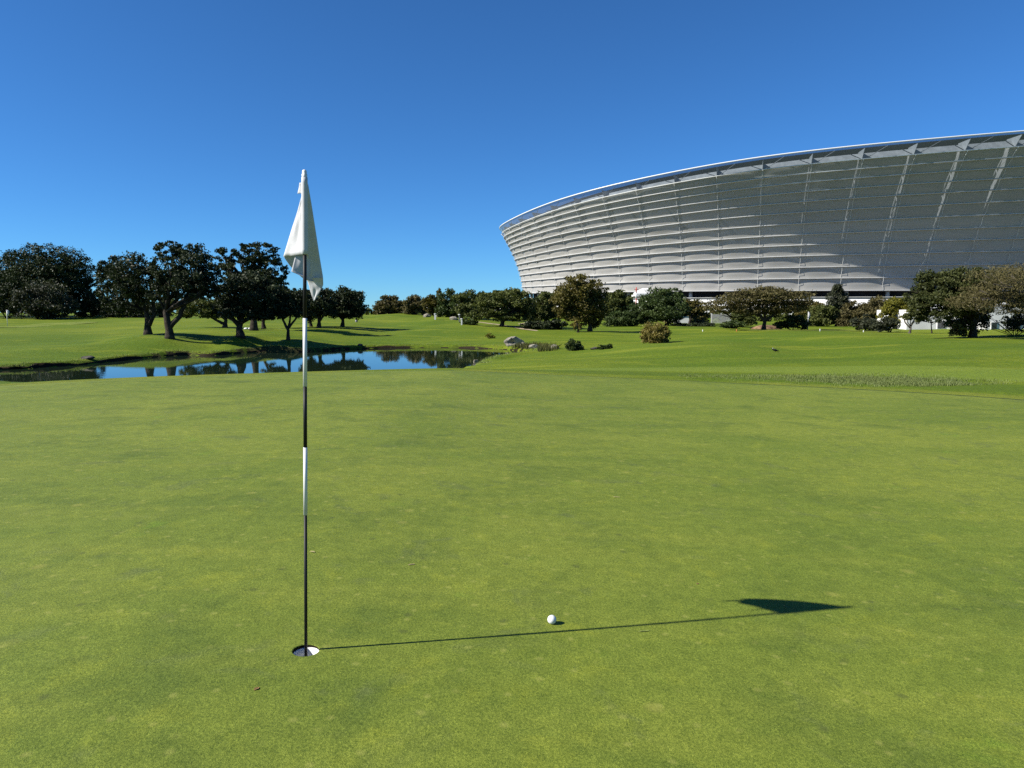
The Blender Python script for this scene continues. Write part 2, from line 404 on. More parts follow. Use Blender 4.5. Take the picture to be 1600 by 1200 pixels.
def ground(x, y, under=False):
    x = np.asarray(x, float).ravel(); y = np.asarray(y, float).ravel()
    u, v = warp(x, y)
    D = np.hypot(u[:, None] - cu[None], v[:, None] - cv[None])
    z = -D @ Wt[:nC] + Wt[nC] + Wt[nC + 1] * u + Wt[nC + 2] * v
    r = np.hypot(x, y)
    z = z + (.09 * np.sin(x * .31 + 2 + .3 * np.sin(y * .11)) * np.cos(y * .23 + .5) + .035 * np.sin(x * .9 + y * .4) * np.cos(x * .2 - y * .7)) * sstep(18, 30, r)
    z = z + (.18 * np.exp(-((x - 9 - .12 * (y - 35)) / 3.2) ** 2) + .26 * np.exp(-((x - 21 - .2 * (y - 35)) / 4.0) ** 2)) * sstep(22, 34, y) * (1 - sstep(56, 70, y))
    far = sstep(150, 230, r); z = np.clip(z, -3, 1.6); z = z * (1 - far) + 1.0 * far
    g = gdist(x, y)
    gz = undul(x, y) * sstep(.4, 1.2, np.hypot(x + .865, y - 2.855) / 3) - .004 + tilt(x)
    z = gz + (z - gz) * sstep(1.02, 1.45, g)
    if under: z = np.where(g < .975, z - .3, z)
    d = pond_sd(x, y)
    bank = np.where(d > 0, ZW - np.minimum(.9, .08 + .5 * d), np.maximum(z, ZW + .05))
    near = (d > -.9) & (d <= 0)
    lip = ZW + .10 + .14 * sstep(0, .22, -d)
    bank = np.where(near, np.maximum(bank, lip), bank)
    return np.where(g > 1.01, bank, z)

def gz(x, y): return float(ground([x], [y])[0])
def gp(px, py, Y):
    """ground point below a sight line at distance Y"""
    P = at(px, py, Y); return (P[0], Y, gz(P[0], Y))

tx = np.concatenate([-np.geomspace(900, 40, 40), np.linspace(-39, 39, 230), np.geomspace(40, 900, 40)])
ty = np.concatenate([-np.geomspace(300, 12, 14), np.linspace(-11, 12, 30), np.linspace(12.3, 60, 190), np.geomspace(60.5, 3500, 90)])
TX, TY = np.meshgrid(tx, ty)
TZ = np.concatenate([ground(a, b, True) for a, b in zip(TX, TY)])
def grid_faces(ny, nx):
    i = np.arange(ny - 1)[:, None] * nx + np.arange(nx - 1)[None]
    return np.stack([i, i + 1, i + nx + 1, i + nx], -1).reshape(-1, 4)
tag(link('ground', np.stack([TX.ravel(), TY.ravel(), TZ], 1), grid_faces(len(ty), len(tx)), M['lawn'], None, True), kind='structure')

# putting green: a sheet with the hole cut out of it
HOLE = on_plane(478, 1016.5)[:2]; HR = .054
nr, na = 150, 260
ang = np.linspace(0, 2 * PI, na, endpoint=False)
dx, dy = np.cos(ang), np.sin(ang)
ex, ey = (HOLE[0] - GC[0]) / GA, (HOLE[1] - SK * (HOLE[0] - GC[0]) - GC[1]) / GB; dk = dy - SK * dx
qa = (dx / GA) ** 2 + (dk / GB) ** 2; qb = 2 * (ex * dx / GA + ey * dk / GB); qc = ex * ex + ey * ey - 1
tm = (-qb + np.sqrt(qb * qb - 4 * qa * qc)) / (2 * qa)
V = []
for k in range(nr):
    s = k / (nr - 1); rr = HR + (tm - HR) * (s ** 2.2)
    x, y = HOLE[0] + dx * rr, HOLE[1] + dy * rr
    z = ground(x, y) + .006
    if k < 3: z = tilt(x) + (0.0 if k else -.002)
    V.append(np.stack([x, y, z], 1))
V.append(np.stack([HOLE[0] + dx * (tm + .03), HOLE[1] + dy * (tm + .03), V[-1][:, 2] - .12], 1))
V = np.concatenate(V)
i = np.arange(nr)[:, None] * na + np.arange(na)[None]; j = np.arange(nr)[:, None] * na + (np.arange(na)[None] + 1) % na
tag(link('putting_green', V, np.stack([i, j, j + na, i + na], -1).reshape(-1, 4), M['green'], None, True), kind='structure')

# pond
import bmesh
bm = bmesh.new()
cen = shore_s.mean(0)
grow = shore_s + (lambda d: d / np.linalg.norm(d, axis=1)[:, None])(shore_s - cen) * .25
bm.faces.new([bm.verts.new((p[0], p[1], ZW)) for p in grow])
bmesh.ops.triangulate(bm, faces=bm.faces[:])
me = bpy.data.meshes.new('pond'); bm.to_mesh(me); bm.free(); me.materials.append(M['water'])
pond = bpy.data.objects.new('pond', me); col.objects.link(pond); tag(pond, kind='structure')
if me.polygons[0].normal.z < 0: me.flip_normals()

rb = np.random.default_rng(31); vs = []; ns = len(shore_s)
hh = ZW + np.where(shore_s[:, 0] > -9, .07, .15) + .05 * np.sin(np.arange(ns) * .7) + rb.normal(size=ns) * .02
cc_ = (lambda d: d / np.linalg.norm(d, axis=1)[:, None])(shore_s - cen)
for off, zz in ((-.06, None), (-.02, 1), (.16, 2)):
    for q in range(ns):
        p = shore_s[q] + cc_[q] * (off + rb.normal() * .012); vs.append((p[0], p[1], ZW - .12 if zz is None else hh[q] + (.0 if zz == 1 else -.02)))
tag(link('bank_edge', vs, np.array([(a * ns + q, a * ns + (q + 1) % ns, (a + 1) * ns + (q + 1) % ns, (a + 1) * ns + q) for a in range(2) for q in range(ns)]), M['soil'], None, True), kind='structure')

def on_ground(px, py):
    z = 0.0
    for _ in range(25): P = on_plane(px, py, z); z = gz(P[0], P[1])
    return P

# ------------------------------------------------------------------ hole, flagstick, ball
cup = empty('golf_hole', (HOLE[0], HOLE[1], 0), 'golf hole with white plastic liner cut into the putting green around the flagstick', 'golf hole')
m = MB(); m.lathe([(HR + .004, -.0035), (HR + .0005, -.004), (HR + .0002, -.014)], n=48); m.build('soil_rim', M['soil'], cup, True)
m = MB(); m.lathe([(HR + .002, -.012), (HR - .0015, -.012), (HR - .002, -.045), (HR - .006, -.047), (HR - .007, -.10), (HR - .012, -.115)], n=48); m.build('liner', M['liner'], cup, True)
m = MB(); m.lathe([(HR - .012, -.113), (.012, -.108), (.0, -.108)], n=40); m.build('cup_floor', M['liner'], cup)

PX, PY = HOLE[0], HOLE[1]
fs = empty('flagstick', (PX - .0028, PY, -.108), 'striped black and white flagstick with hanging white flag, standing in the nearest hole', 'flagstick')
def pz(py):                                       # height on the stick of a photograph row
    return at(478, py, PY)[2] + .108
cuts = [(1022, 805, 'black_paint', .0066), (805, 699, 'white_paint', .0083), (699, 604, 'black_paint', .0076), (604, 497, 'white_paint', .0083), (497, 390, 'black_paint', .0073), (390, 300, 'white_paint', .0073)]
for q, (a, b, mt, rad) in enumerate(cuts):
    za = 0 if q == 0 else pz(a); zb = pz(b)
    m = MB(); m.tube([(0, 0, za + (.0015 if q else 0)), (0, 0, zb)], rad, 16); m.build('black_section' if mt[0] == 'b' else 'white_section', M[mt], fs, True)
zt0, zt1 = pz(397.5), pz(277)
m = MB(); m.lathe([(.0075, zt0), (.0122, zt0 + .001), (.0125, zt0 + .02), (.0122, zt1 - .02), (.0120, zt1), (.0075, zt1 + .001)], n=20)
m.build('flag_sleeve', M['cloth'], fs, True)
m = MB(); m.lathe([(.0105, zt1 + .001), (.0110, zt1 + .012), (.0085, zt1 + .014), (.0092, zt1 + .022), (.0062, zt1 + .029), (.0, zt1 + .031)], n=20)
m.build('top_cap', M['white_paint'], fs, True)

fs.rotation_euler = (0, R(1.5), 0)                  # the stick leans a little in its cup
# flag cloth hanging in folds; rows go down the cloth, columns across it; offsets (x, y) from the stick in metres
KP = 393.0
def fx(px): return (px - 477.5) / KP
def patch(rows, nu=14, nv=22, wr=.0022, ph=0.0):
    """rows: list of (left xyz, right xyz) down the cloth, resampled into a wrinkled sheet"""
    L = np.array([r[0] for r in rows], float); Rr = np.array([r[1] for r in rows], float)
    s = np.linspace(0, 1, len(rows)); t = np.linspace(0, 1, nv); out = []
    for tt in t:
        l = np.array([np.interp(tt, s, L[:, k]) for k in range(3)]); r = np.array([np.interp(tt, s, Rr[:, k]) for k in range(3)])
        d = r - l; nrm = np.array([d[1], -d[0], 0]); nrm = nrm / (np.linalg.norm(nrm) + 1e-9)
        for uu in np.linspace(0, 1, nu):
            w = wr * (math.sin(uu * 7 + tt * 9 + ph) + .6 * math.sin(uu * 13 - tt * 5 + ph * 2)) * math.sin(PI * min(1, max(0, uu))) * (.4 + tt)
            out.append(l + d * uu + nrm * w)
    return out, [(a * nu + b, a * nu + b + 1, (a + 1) * nu + b + 1, (a + 1) * nu + b) for a in range(nv - 1) for b in range(nu - 1)]
FI = (__import__('mathutils').Matrix.Translation(fs.location) @ fs.rotation_euler.to_matrix().to_4x4()).inverted()
def P3(px, py, dy):
    dy *= 1.12
    return tuple(FI @ Vector(at(px, py, PY + dy)))
fm = MB()
# hoist panel folding out to the left
fm.add(*patch([(P3(472.5, 303, .004), P3(474.5, 302, .002)), (P3(465, 330, .02), P3(474, 330, .004)), (P3(456, 358, .045), P3(474, 358, .004)), (P3(443, 401, .085), P3(474.5, 397.5, .004))], ph=.3))
# the fold behind it, running back to the right-hand edge, in shade
fm.add(*patch([(P3(472.5, 303, .004), P3(481, 287, .014)), (P3(465, 330, .02), P3(487, 322, .07)), (P3(456, 358, .045), P3(493, 360, .12)), (P3(443, 401.2, .085), P3(500, 405, .165)),
               (P3(453.5, 416, .105), P3(504.5, 432, .185)), (P3(472, 434, .13), P3(505, 446, .19)), (P3(480, 438, .145), P3(503, 441, .188))], nu=22, nv=30, wr=.003, ph=1.1))
# inner fold hanging out below the hoist panel
fm.add(*patch([(P3(464, 392, .055), P3(482, 396, .05)), (P3(460, 405, .045), P3(484.6, 404, .06)), (P3(455, 424.5, .035), P3(485, 418, .062)), (P3(461, 427, .037), P3(484.6, 429, .062)), (P3(474, 432.5, .045), P3(482, 432, .06))], wr=.0018, ph=2.0))
# the free corner turned to the sun
fm.add(*patch([(P3(477, 434, .165), P3(504.5, 433, .150)), (P3(481, 440, .168), P3(504.5, 447, .165)), (P3(484.5, 453, .172), P3(500, 456, .168)), (P3(490, 471, .175), P3(491.5, 470, .175))], wr=.0014, ph=.6))
fo = fm.build('flag', M['cloth'], fs, True)
so = fo.modifiers.new('thick', 'SOLIDIFY'); so.thickness = .0012
m = MB(); m.add(*patch([(P3(468.2, 285.5, .004), P3(474, 285, .0)), (P3(467, 294, .010), P3(474, 294, .0)), (P3(465, 302.5, .014), P3(473.4, 302.2, .0))], nu=6, nv=8, wr=.0008))
lt = m.build('flag_tab', M['cloth'], fs, True); lt.modifiers.new('thick', 'SOLIDIFY').thickness = .001

# golf ball
bx, by, _ = on_ground(862.3, 976.2); br = .02135
bm = bmesh.new(); bmesh.ops.create_icosphere(bm, subdivisions=5, radius=br)
dirs = []
for k in range(330):
    z = 1 - 2 * (k + .5) / 330; a = k * 2.399963; dirs.append((math.sqrt(1 - z * z) * math.cos(a), math.sqrt(1 - z * z) * math.sin(a), z))
dirs = np.array(dirs)
for v in bm.verts:
    d = np.array(v.co.normalized()); q = math.acos(min(1, float((dirs @ d).max())))
    if q < .085: v.co *= 1 - .014 * (1 - (q / .085) ** 2)
me = bpy.data.meshes.new('golf_ball'); bm.to_mesh(me); bm.free(); me.polygons.foreach_set('use_smooth', np.ones(len(me.polygons), bool)); me.materials.append(M['white_paint'])
ball = bpy.data.objects.new('golf_ball', me); col.objects.link(ball); ball.location = (bx, by, gz(bx, by) + .006 + br - .0015)
tag(ball, 'white dimpled golf ball lying on the green beside the flagstick shadow', 'golf ball')

def leaf(px, py, length, width, rz, mat, label, name='fallen_leaf'):
    x, y, _ = on_ground(px, py); m = MB(); n = 9; vs = []; fc = []
    for k in range(n):
        t = k / (n - 1); w = width * math.sin(PI * (t * .92 + .04)) ** .8 / 2; zz = .001 + .002 * math.sin(PI * t) + .0008 * math.sin(7 * t)
        vs += [(length * (t - .5), -w, zz + .0012), (length * (t - .5), 0, zz), (length * (t - .5), w, zz + .0015)]
    for k in range(n - 1):
        for q in (0, 1): fc.append((k * 3 + q, k * 3 + 3 + q, k * 3 + 4 + q, k * 3 + 1 + q))
    m.add(vs, fc); o = m.build(name, mat); o.location = (x, y, gz(x, y) + .006); o.rotation_euler = (0, 0, rz)
    o.modifiers.new('thick', 'SOLIDIFY').thickness = .0008
    return tag(o, label, 'leaf', 'fallen leaves on the green')
leaf(488.5, 864, .036, .016, 2.6, M['dry_leaf'], 'pale curled leaf on the green just right of the black lower flagstick')
leaf(643, 884, .042, .012, .5, M['dry_leaf'], 'slim pale leaf on the green left of the ball and beyond it')
leaf(963, 778, .055, .012, -.1, M['dry_leaf'], 'farthest dry leaf on the middle of the green, well beyond the ball')
M['green_scrap'] = simple('fresh_leaf', (.24, .29, .07), .7, .2, .25, 60)
leaf(1006, 988.5, .062, .010, .25, M['green_scrap'], 'long thin green leaf below the flagstick shadow, right of the ball')
leaf(1090, 914, .018, .012, .9, M['brown_dry'], 'small dark brown leaf scrap beyond the flag shadow on the green')
leaf(401, 1079, .024, .016, 1.2, M['brown_dry'], 'small orange brown leaf scrap in front of the hole, nearest of all')

# ------------------------------------------------------------------ trees and shrubs
def lobes_world(lobes, Y, rng):
    out = []
    for l in lobes:
        cx, cy, rx, ry = l[:4]; dy = l[4] if len(l) > 4 else rng.uniform(-.45, .45) * rx * Y / F
        P = at(cx, cy, Y + dy); k = (Y + dy) / F
        k *= 1.08; out.append((np.array(P), np.array([rx * k, max(rx, ry) * .85 * k, ry * k])))
    return out

def foliage(lobes, n, size, rng, clump=.26, flat=.5, fill=.35, narrow=1.0, dens=26):
    """leaf cards gathered in clumps spread through the crown's lobes"""
    area = np.array([r[0] * r[2] + r[1] * r[2] for _, r in lobes]); w = area / area.sum()
    Ps, T = [], []
    tot = 0
    for (c, r), q in zip(lobes, w):
        ncl = max(6, int(dens * (.5 + len(lobes) * q))); nl = max(20, int(n * q))
        d = rng.normal(size=(ncl, 3)); d /= np.linalg.norm(d, axis=1)[:, None]
        rad = np.where(rng.random(ncl) < fill, rng.uniform(.2, .75, ncl), rng.uniform(.74, .98, ncl))
        cc = d * rad[:, None]
        tint = np.clip(rng.normal(.5, .22, ncl), 0, 1)
        k = rng.integers(0, ncl, nl); cs = clump * rng.uniform(.65, 1.35, ncl)
        off = rng.normal(size=(nl, 3)); off *= (rng.random(nl)[:, None] ** .5) / np.linalg.norm(off, axis=1)[:, None]
        p = cc[k] + off * cs[k][:, None] * np.array([1, 1, .75]) * 1.25
        Ps.append(c + p * r); T.append(np.clip(tint[k] + rng.normal(0, .12, nl), 0, 1))
    P = np.concatenate(Ps); T = np.concatenate(T); n = len(P)
    nrm = rng.normal(size=(n, 3)); nrm[:, 2] = nrm[:, 2] * .8 + flat
    nrm /= np.linalg.norm(nrm, axis=1)[:, None]
    a = np.cross(nrm, rng.normal(size=(n, 3))); a /= np.linalg.norm(a, axis=1)[:, None]; b = np.cross(nrm, a)
    s = size * rng.uniform(.6, 1.35, n)[:, None]
    v = np.stack([P - a * s, P - b * s * .5 * narrow, P + a * s, P + b * s * .5 * narrow + nrm * s * .15], 1).reshape(-1, 3)
    f = np.arange(n * 4).reshape(-1, 4)
    return v, f, np.repeat(T, 4)

def crown(name, lobes, n, size, mat, parent, rng, **kw):
    v, f, t = foliage(lobes, int(n * 1.9), size * .72, rng, **kw)
    o = link(name, v, f, mat, parent)
    a = o.data.attributes.new('tint', 'FLOAT', 'POINT'); a.data.foreach_set('value', t.astype(np.float32))
    return o

def limb_mesh(paths, Y, base, rng, r0):
    """paths: lists of photo points with the radius falling along each; first starts at the ground"""
    m = MB(); k = Y / F
    for pi, path in enumerate(paths):
        off = 0.0; pts = []
        dirs = rng.uniform(-.25, .25) if pi else 0
        for q, (px, py) in enumerate(path):
            P = at(px, py, Y + dirs * q); pts.append(np.array(P) - base)
        if pi == 0: pts[0][2] = -.25
        # resample with a little wobble
        fine = []
        for q in range(len(pts) - 1):
            for t in (0, .34, .67): fine.append(pts[q] * (1 - t) + pts[q + 1] * t + rng.normal(size=3) * r0 * .10 * (1 if (q or t) else 0))
        fine.append(pts[-1])
        ra = r0 * (1.0 if pi == 0 else .68); rb = r0 * (.34 if len(path) > 2 or pi else .6)
        rad = list(np.linspace(ra, rb, len(fine)))
        if pi == 0: rad[0] = r0 * 1.5; rad[1] = r0 * 1.12
        m.tube(fine, rad, 9)
    return m

seed = [11]
def nrm3(rng): return np.clip(rng.normal(size=3), -1.05, 1.05)
def tree(name, label, cat, base, lobes, n, leaf_size, mat, paths=None, r0=None, bark='bark', group=None, z=None, twigs=0, **kw):
    """a plant: Empty at its foot, trunk with limbs, crown of leaf clumps"""
    seed[0] += 1; rng = np.random.default_rng(seed[0])
    px, py, Y = base; P = at(px, py, Y); b = np.array((P[0], Y, gz(P[0], Y) if z is None else z))
    root = empty(name, b, label, cat, group)
    lw = [(c - b, r) for c, r in lobes_world(lobes, Y, rng)]
    if paths is None: paths = [[(px, py), (px, py - 8), (lobes[0][0], lobes[0][1])]]
    r0 = r0 or .2
    m = limb_mesh(paths, Y, b, rng, r0)
    # secondary limbs reach from the last fork into every lobe
    tip = np.array(at(*paths[0][max(1, len(paths[0]) // 2)], Y)) - b
    for c, r in lw:
        mid = tip * .5 + c * .5 + rng.normal(size=3) * .12 * np.linalg.norm(c - tip) * np.array([1, 1, .6])
        m.tube([tip, mid, c + nrm3(rng) * r * .3], [r0 * .42, r0 * .28, r0 * .12], 6)
        for _ in range(3 + twigs):
            e = c + nrm3(rng) * r * .5
            m.tube([mid, (mid + e) / 2 + rng.normal(size=3) * .08 * r, e], [r0 * .16, r0 * .10, r0 * .04], 4)
    m.build('trunk', M[bark], root, True)
    crown('crown', lw, n, leaf_size, M[mat], root, rng, **kw)
    return root

def shrub(name, label, base, lobes, n, leaf_size, mat, group=None, cat='shrub', stems=9, bark='bark', **kw):
    seed[0] += 1; rng = np.random.default_rng(seed[0])
    px, py, Y = base; P = at(px, py, Y); b = np.array((P[0], Y, gz(P[0], Y)))
    root = empty(name, b, label, cat, group)
    lw = [(c - b, r) for c, r in lobes_world(lobes, Y, rng)]
    m = MB()
    for k in range(stems):
        c, r = lw[k % len(lw)]; e = c + nrm3(rng) * r * .5
        m.tube([(rng.normal() * .06 * r[0], rng.normal() * .06 * r[0], -.1), e * .45 + rng.normal(size=3) * .08 * r, e], [.02 * r[0] + .012, .014 * r[0] + .008, .004], 5)
    m.build('stem', M[bark], root, True)
    crown('foliage', lw, n, leaf_size, M[mat], root, rng, **kw)
    return root

GL = 'dark trees on the left lawn beyond the pond'
tree('umbrella_pine', 'broad domed umbrella pine at the far left, tallest and widest dark crown there', 'tree', (75,492,108),
     [(72,419,56,36,0),(36,428,40,34,1),(104,424,38,34,-1),(132,458,24,26,0),(70,445,60,30,-2),(10,455,28,28,2),(-25,445,40,34,0)], 26000, .25, 'pine_leaf',
     [[(75,492),(76,470),(70,440)],[(76,475),(95,455),(110,435)]], .55, group=GL, clump=.125, flat=.9, fill=.3, narrow=.8, dens=170)
shrub('bushy_tree', 'low dark bushy tree at the left edge of the view under the umbrella pine', (12,493,102), [(8,470,26,24),(-18,470,26,26),(28,478,14,14)], 5000, .24, 'dark_leaf', GL, 'tree')
shrub('bushy_tree', 'low grey green bushy tree with pale leaf tips under the middle of the umbrella pine', (72,494,100), [(68,468,38,24),(45,475,22,20),(98,478,18,15),(82,480,30,16)], 7500, .24, 'grey_leaf', GL, 'tree')
shrub('bushy_tree', 'dark bushy tree right of the umbrella pine with small sky gaps above it', (140,495,106), [(132,480,18,15),(150,474,13,20),(168,482,16,18)], 4800, .24, 'dark_leaf', GL, 'tree', fill=.5)
shrub('bushy_tree', 'dark low thicket tree behind the two forked trunks', (205,495,104), [(195,482,24,14),(225,484,22,12),(250,484,22,12)], 4200, .22, 'dark_leaf', GL, 'tree')
tree('forked_tree', 'dark tree with short forked trunk on the lawn left of the tallest forked tree', 'tree', (232,522,48.5),
     [(188,420,26,22),(215,435,40,34),(182,450,26,30),(203,470,24,20),(238,442,26,26),(165,432,12,20),(175,476,14,12)], 9000, .125, 'dark_leaf',
     [[(232,522),(231,503),(228,487),(215,455)],[(233,508),(241,492),(240,462)]], .25, group=GL, clump=.21, dens=32, fill=.2)
tree('forked_tree', 'tallest dark tree on the left, V-shaped trunk at the pond bank', 'tree', (265,527,46.5),
     [(268,393,24,15),(298,398,24,18),(262,420,24,20),(300,425,36,28),(325,440,20,24),(286,444,30,22),(252,452,24,20),(314,452,22,17)], 9500, .12, 'dark_leaf',
     [[(265,527),(263,508),(259,488),(263,455),(270,420)],[(265,512),(279,494),(291,472),(300,435)],[(291,472),(306,462),(322,445)]], .27, group=GL, clump=.20, dens=30, fill=.2)
tree('spreading_tree', 'low bright edged tree with a horizontal branch left of the round dark crown', 'tree', (351,511,64),
     [(308,480,28,14),(336,484,22,13),(290,486,12,10),(352,476,16,14)], 4200, .15, 'mid_leaf',
     [[(351,511),(353,500),(346,482)],[(352,506),(338,500),(322,490)]], .22, group=GL)
tree('tall_tree', 'tall dark tree with cauliflower crown rising behind the round dark crown, left of the flag', 'tree', (397,519,60),
     [(356,402,17,16),(350,424,13,12),(382,395,16,14),(408,394,22,15),(378,420,26,18),(408,418,24,20),(432,424,15,18),(395,440,34,18),(428,446,18,12)], 9500, .14, 'dark_leaf',
     [[(397,519),(397,490),(394,450),(388,415)],[(395,460),(375,430),(358,410)],[(394,450),(412,430),(418,405)]], .30, group=GL, clump=.20, dens=22, fill=.1, twigs=2)
tree('round_tree', 'round dense dark crown on a single short trunk by the pond, left of the flagstick', 'tree', (375,525,49),
     [(390,460,46,28,0),(362,468,26,26),(418,470,26,26),(388,444,36,16),(372,490,26,12),(408,488,26,12),(345,482,12,12)], 11500, .13, 'dark_leaf',
     [[(375,525),(375,506),(378,480)],[(375,510),(362,496),(355,480)]], .26, group=GL, clump=.22, fill=.3, dens=40)
tree('slender_tree', 'dark tree behind the pond with leaning trunk, between round crown and flagstick', 'tree', (412,512,66),
     [(434,468,22,20),(448,458,14,12),(425,485,18,12)], 4000, .15, 'dark_leaf', [[(412,512),(411,500),(420,480)]], .2, group=GL)
tree('forked_sapling', 'small tree with thin spreading Y-shaped branches near the pond behind the flagstick', 'tree', (450,529,49.5),
     [(453,476,25,18),(470,468,15,14),(438,488,13,10),(470,486,12,10)], 4200, .12, 'dark_leaf',
     [[(450,529),(450,516),(442,499),(436,486)],[(450,514),(461,500),(469,484)],[(450,516),(453,500),(456,482)]], .13, group=GL)
tree('slender_tree', 'dark tree just right of the flagstick with a slanting trunk', 'tree', (487,512,69), [(484,478,18,20),(478,462,10,10)], 3200, .15, 'dark_leaf', [[(487,512),(484,500),(478,485)]], .17, group=GL)
tree('slender_tree', 'dark tree with straight forked trunk between the flagstick and the rightmost round crown', 'tree', (498,512,67), [(503,470,18,20),(512,482,14,16),(494,484,14,14)], 3800, .15, 'dark_leaf', [[(498,512),(498,498),(501,480)],[(498,503),(506,492),(512,482)]], .2, group=GL)
tree('round_tree', 'rightmost dark round tree of the left group, crown right of the flag', 'tree', (534,510,70),
     [(536,466,26,17),(552,476,20,20),(520,474,16,18),(540,486,28,10),(562,486,9,9)], 6500, .165, 'dark_leaf',
     [[(534,510),(536,498),(534,476)],[(536,500),(526,488),(521,478)]], .2, group=GL, clump=.24, dens=32)

GM = 'trees along the far edge of the course'
shrub('broad_bush', 'far brownish rounded tree with domed crown left of the white posts', (612,490,116), [(612,477,22,13),(594,484,12,7),(628,480,12,10)], 4200, .27, 'brown_leaf', GM, 'tree')
shrub('broad_bush', 'far brown green bushy tree between the domed brown tree and the spindly tree', (648,490,112), [(645,477,16,13),(660,480,12,10)], 3200, .26, 'brown_leaf', GM, 'tree')
tree('spindly_tree', 'spindly far tree with a thin upright tuft rising above the tree line', 'tree', (680,494,104), [(675,476,15,13),(686,459,3,7),(690,478,12,14),(668,468,6,4)], 3400, .22, 'olive_leaf', [[(680,494),(682,475),(686,458)]], .22, group=GM)
shrub('rounded_tree', 'dark green rounded far tree above the pale boulder', (708,498,98), [(706,474,20,18),(694,484,12,12),(716,488,14,9)], 4600, .21, 'bush_leaf', GM, 'tree')
shrub('rounded_tree', 'dark far tree with flat top between the boulder and the leaning pond-side tree', (740,500,94), [(738,470,24,15),(728,486,16,12),(755,476,14,18)], 5200, .20, 'mid_leaf', GM, 'tree')
shrub('rounded_tree', 'far tree top peeking over the leaning tree beside the stadium end', (785,500,96), [(775,462,18,10),(798,466,20,12)], 4000, .21, 'mid_leaf', GM, 'tree')
tree('leaning_tree', 'wide dark tree with leaning trunk on the lawn behind the pond rocks', 'tree', (783,512,76),
     [(770,478,26,18),(800,470,30,18),(815,482,18,16),(752,488,16,12),(790,492,30,9),(825,490,12,14)], 8500, .165, 'mid_leaf',
     [[(783,512),(785,503),(780,494),(768,484)],[(785,503),(796,494),(806,478)]], .27, group=GM, clump=.24)
tree('mid_tree', 'dark tree between the wide leaning tree and the big brown green tree', 'tree', (852,508,80), [(848,478,20,20),(838,492,14,12),(862,488,14,16),(852,465,12,8)], 5200, .20, 'mid_leaf', [[(852,508),(852,496),(849,478)]], .22, group=GM)
shrub('low_hedge', 'low black green hedge in shade under the trees left of the big brown tree', (850,511,74), [(832,509,16,6),(850,507,20,7),(870,508,14,7)], 3200, .16, 'dark_leaf', None, 'hedge')
tree('mid_tree', 'big rounded brownish olive tree in front of the stadium end', 'tree', (922,519,70),
     [(905,447,26,17),(893,462,30,20),(925,460,22,20),(880,480,15,18),(908,480,34,20),(934,480,14,20),(905,498,22,12),(928,500,14,12)], 11500, .17, 'olive_leaf',
     [[(922,519),(921,502),(914,482)],[(921,505),(932,492),(934,480)]], .24, group=GM, clump=.25, dens=30)
tree('ragged_sapling', 'small ragged reddish leaved young tree in front of the big brown olive tree', 'tree', (904,522,67), [(901,504,6,6),(905,511,4,5),(899,512,3,4)], 420, .11, 'red_leaf', [[(904,522),(903,512),(901,503)]], .13, group=GM, dens=10)
shrub('rounded_tree', 'dark bushy tree between the big brown tree and the round dark tree', (966,508,96), [(965,470,20,16),(952,482,16,16),(978,482,12,16)], 5200, .21, 'mid_leaf', GM, 'tree')
shrub('leafy_shrub', 'brighter leafy shrub at lawn edge right of the big brown tree', (972,513,86), [(970,498,20,12),(955,505,12,8),(988,500,10,10)], 3800, .15, 'bush_leaf', GM)
tree('round_tree', 'wide round dark green tree standing alone before the stadium, above the reddish bush', 'tree', (1042,507,86),
     [(1030,470,28,18),(1050,465,18,13),(1008,482,22,20),(1040,482,34,18),(1062,484,13,14),(1020,498,24,9),(1045,498,18,8),(1000,496,12,10)], 10500, .18, 'bush_leaf',
     [[(1042,507),(1042,496),(1036,478)]], .25, group=GM, clump=.22, dens=36)
tree('mid_tree', 'small olive tree between the round dark tree and the flat-topped tree', 'tree', (1077,511,90), [(1085,483,20,12),(1074,478,13,10),(1098,492,10,8)], 3200, .19, 'olive_leaf', [[(1077,511),(1078,500),(1082,488)]], .2, group=GM)
shrub('heather_bush', 'pinkish grey low bush below the small olive tree', (1092,508,87), [(1090,501,9,7),(1100,504,8,5)], 1400, .11, 'brown_leaf', GM)
shrub('low_hedge', 'low shaded dark hedge right of the round dark tree trunk', (1075,514,84), [(1062,510,14,5),(1085,510,14,5),(1105,509,12,5)], 2600, .14, 'dark_leaf', None, 'hedge')
tree('flat_topped_tree', 'wide flat-topped thorn tree with brown green layered canopy before the stadium', 'tree', (1193,517,72),
     [(1190,462,44,12),(1150,469,34,12),(1230,465,36,12),(1195,478,48,12),(1122,480,22,10),(1255,476,16,8),(1160,484,30,7),(1225,482,26,7),(1185,457,26,5),(1205,452,18,4)], 11000, .15, 'brown_leaf',
     [[(1193,517),(1195,502),(1186,490),(1165,478)],[(1195,502),(1212,490),(1245,477)],[(1194,504),(1197,488),(1200,470)],[(1190,494),(1170,486),(1135,480)]], .22, group=GM, clump=.26, flat=1.1, twigs=4, dens=34)
shrub('leafy_shrub', 'green shrub on the right under the flat-topped tree', (1238,514,74), [(1240,502,18,9),(1222,508,12,6),(1256,508,9,6)], 3000, .13, 'bush_leaf', GM)
shrub('leafy_shrub', 'dark shrub behind the trunk of the flat-topped tree, left side', (1160,509,84), [(1158,498,18,9),(1172,502,10,7)], 2400, .15, 'mid_leaf', GM)
shrub('leafy_shrub', 'bright low shrub left of the red brown earth mound', (1150,512,78), [(1148,507,14,6),(1134,508,10,4)], 1600, .12, 'bush_leaf', GM)
tree('conical_tree', 'narrow cone shaped grey green tree against the facade above the distant flag', 'tree', (1308,510,92), [(1308,455,8,12),(1308,468,14,14),(1308,482,17,12)], 4200, .18, 'grey_leaf', [[(1308,510),(1308,490),(1308,455)]], .2, group=GM, clump=.3)
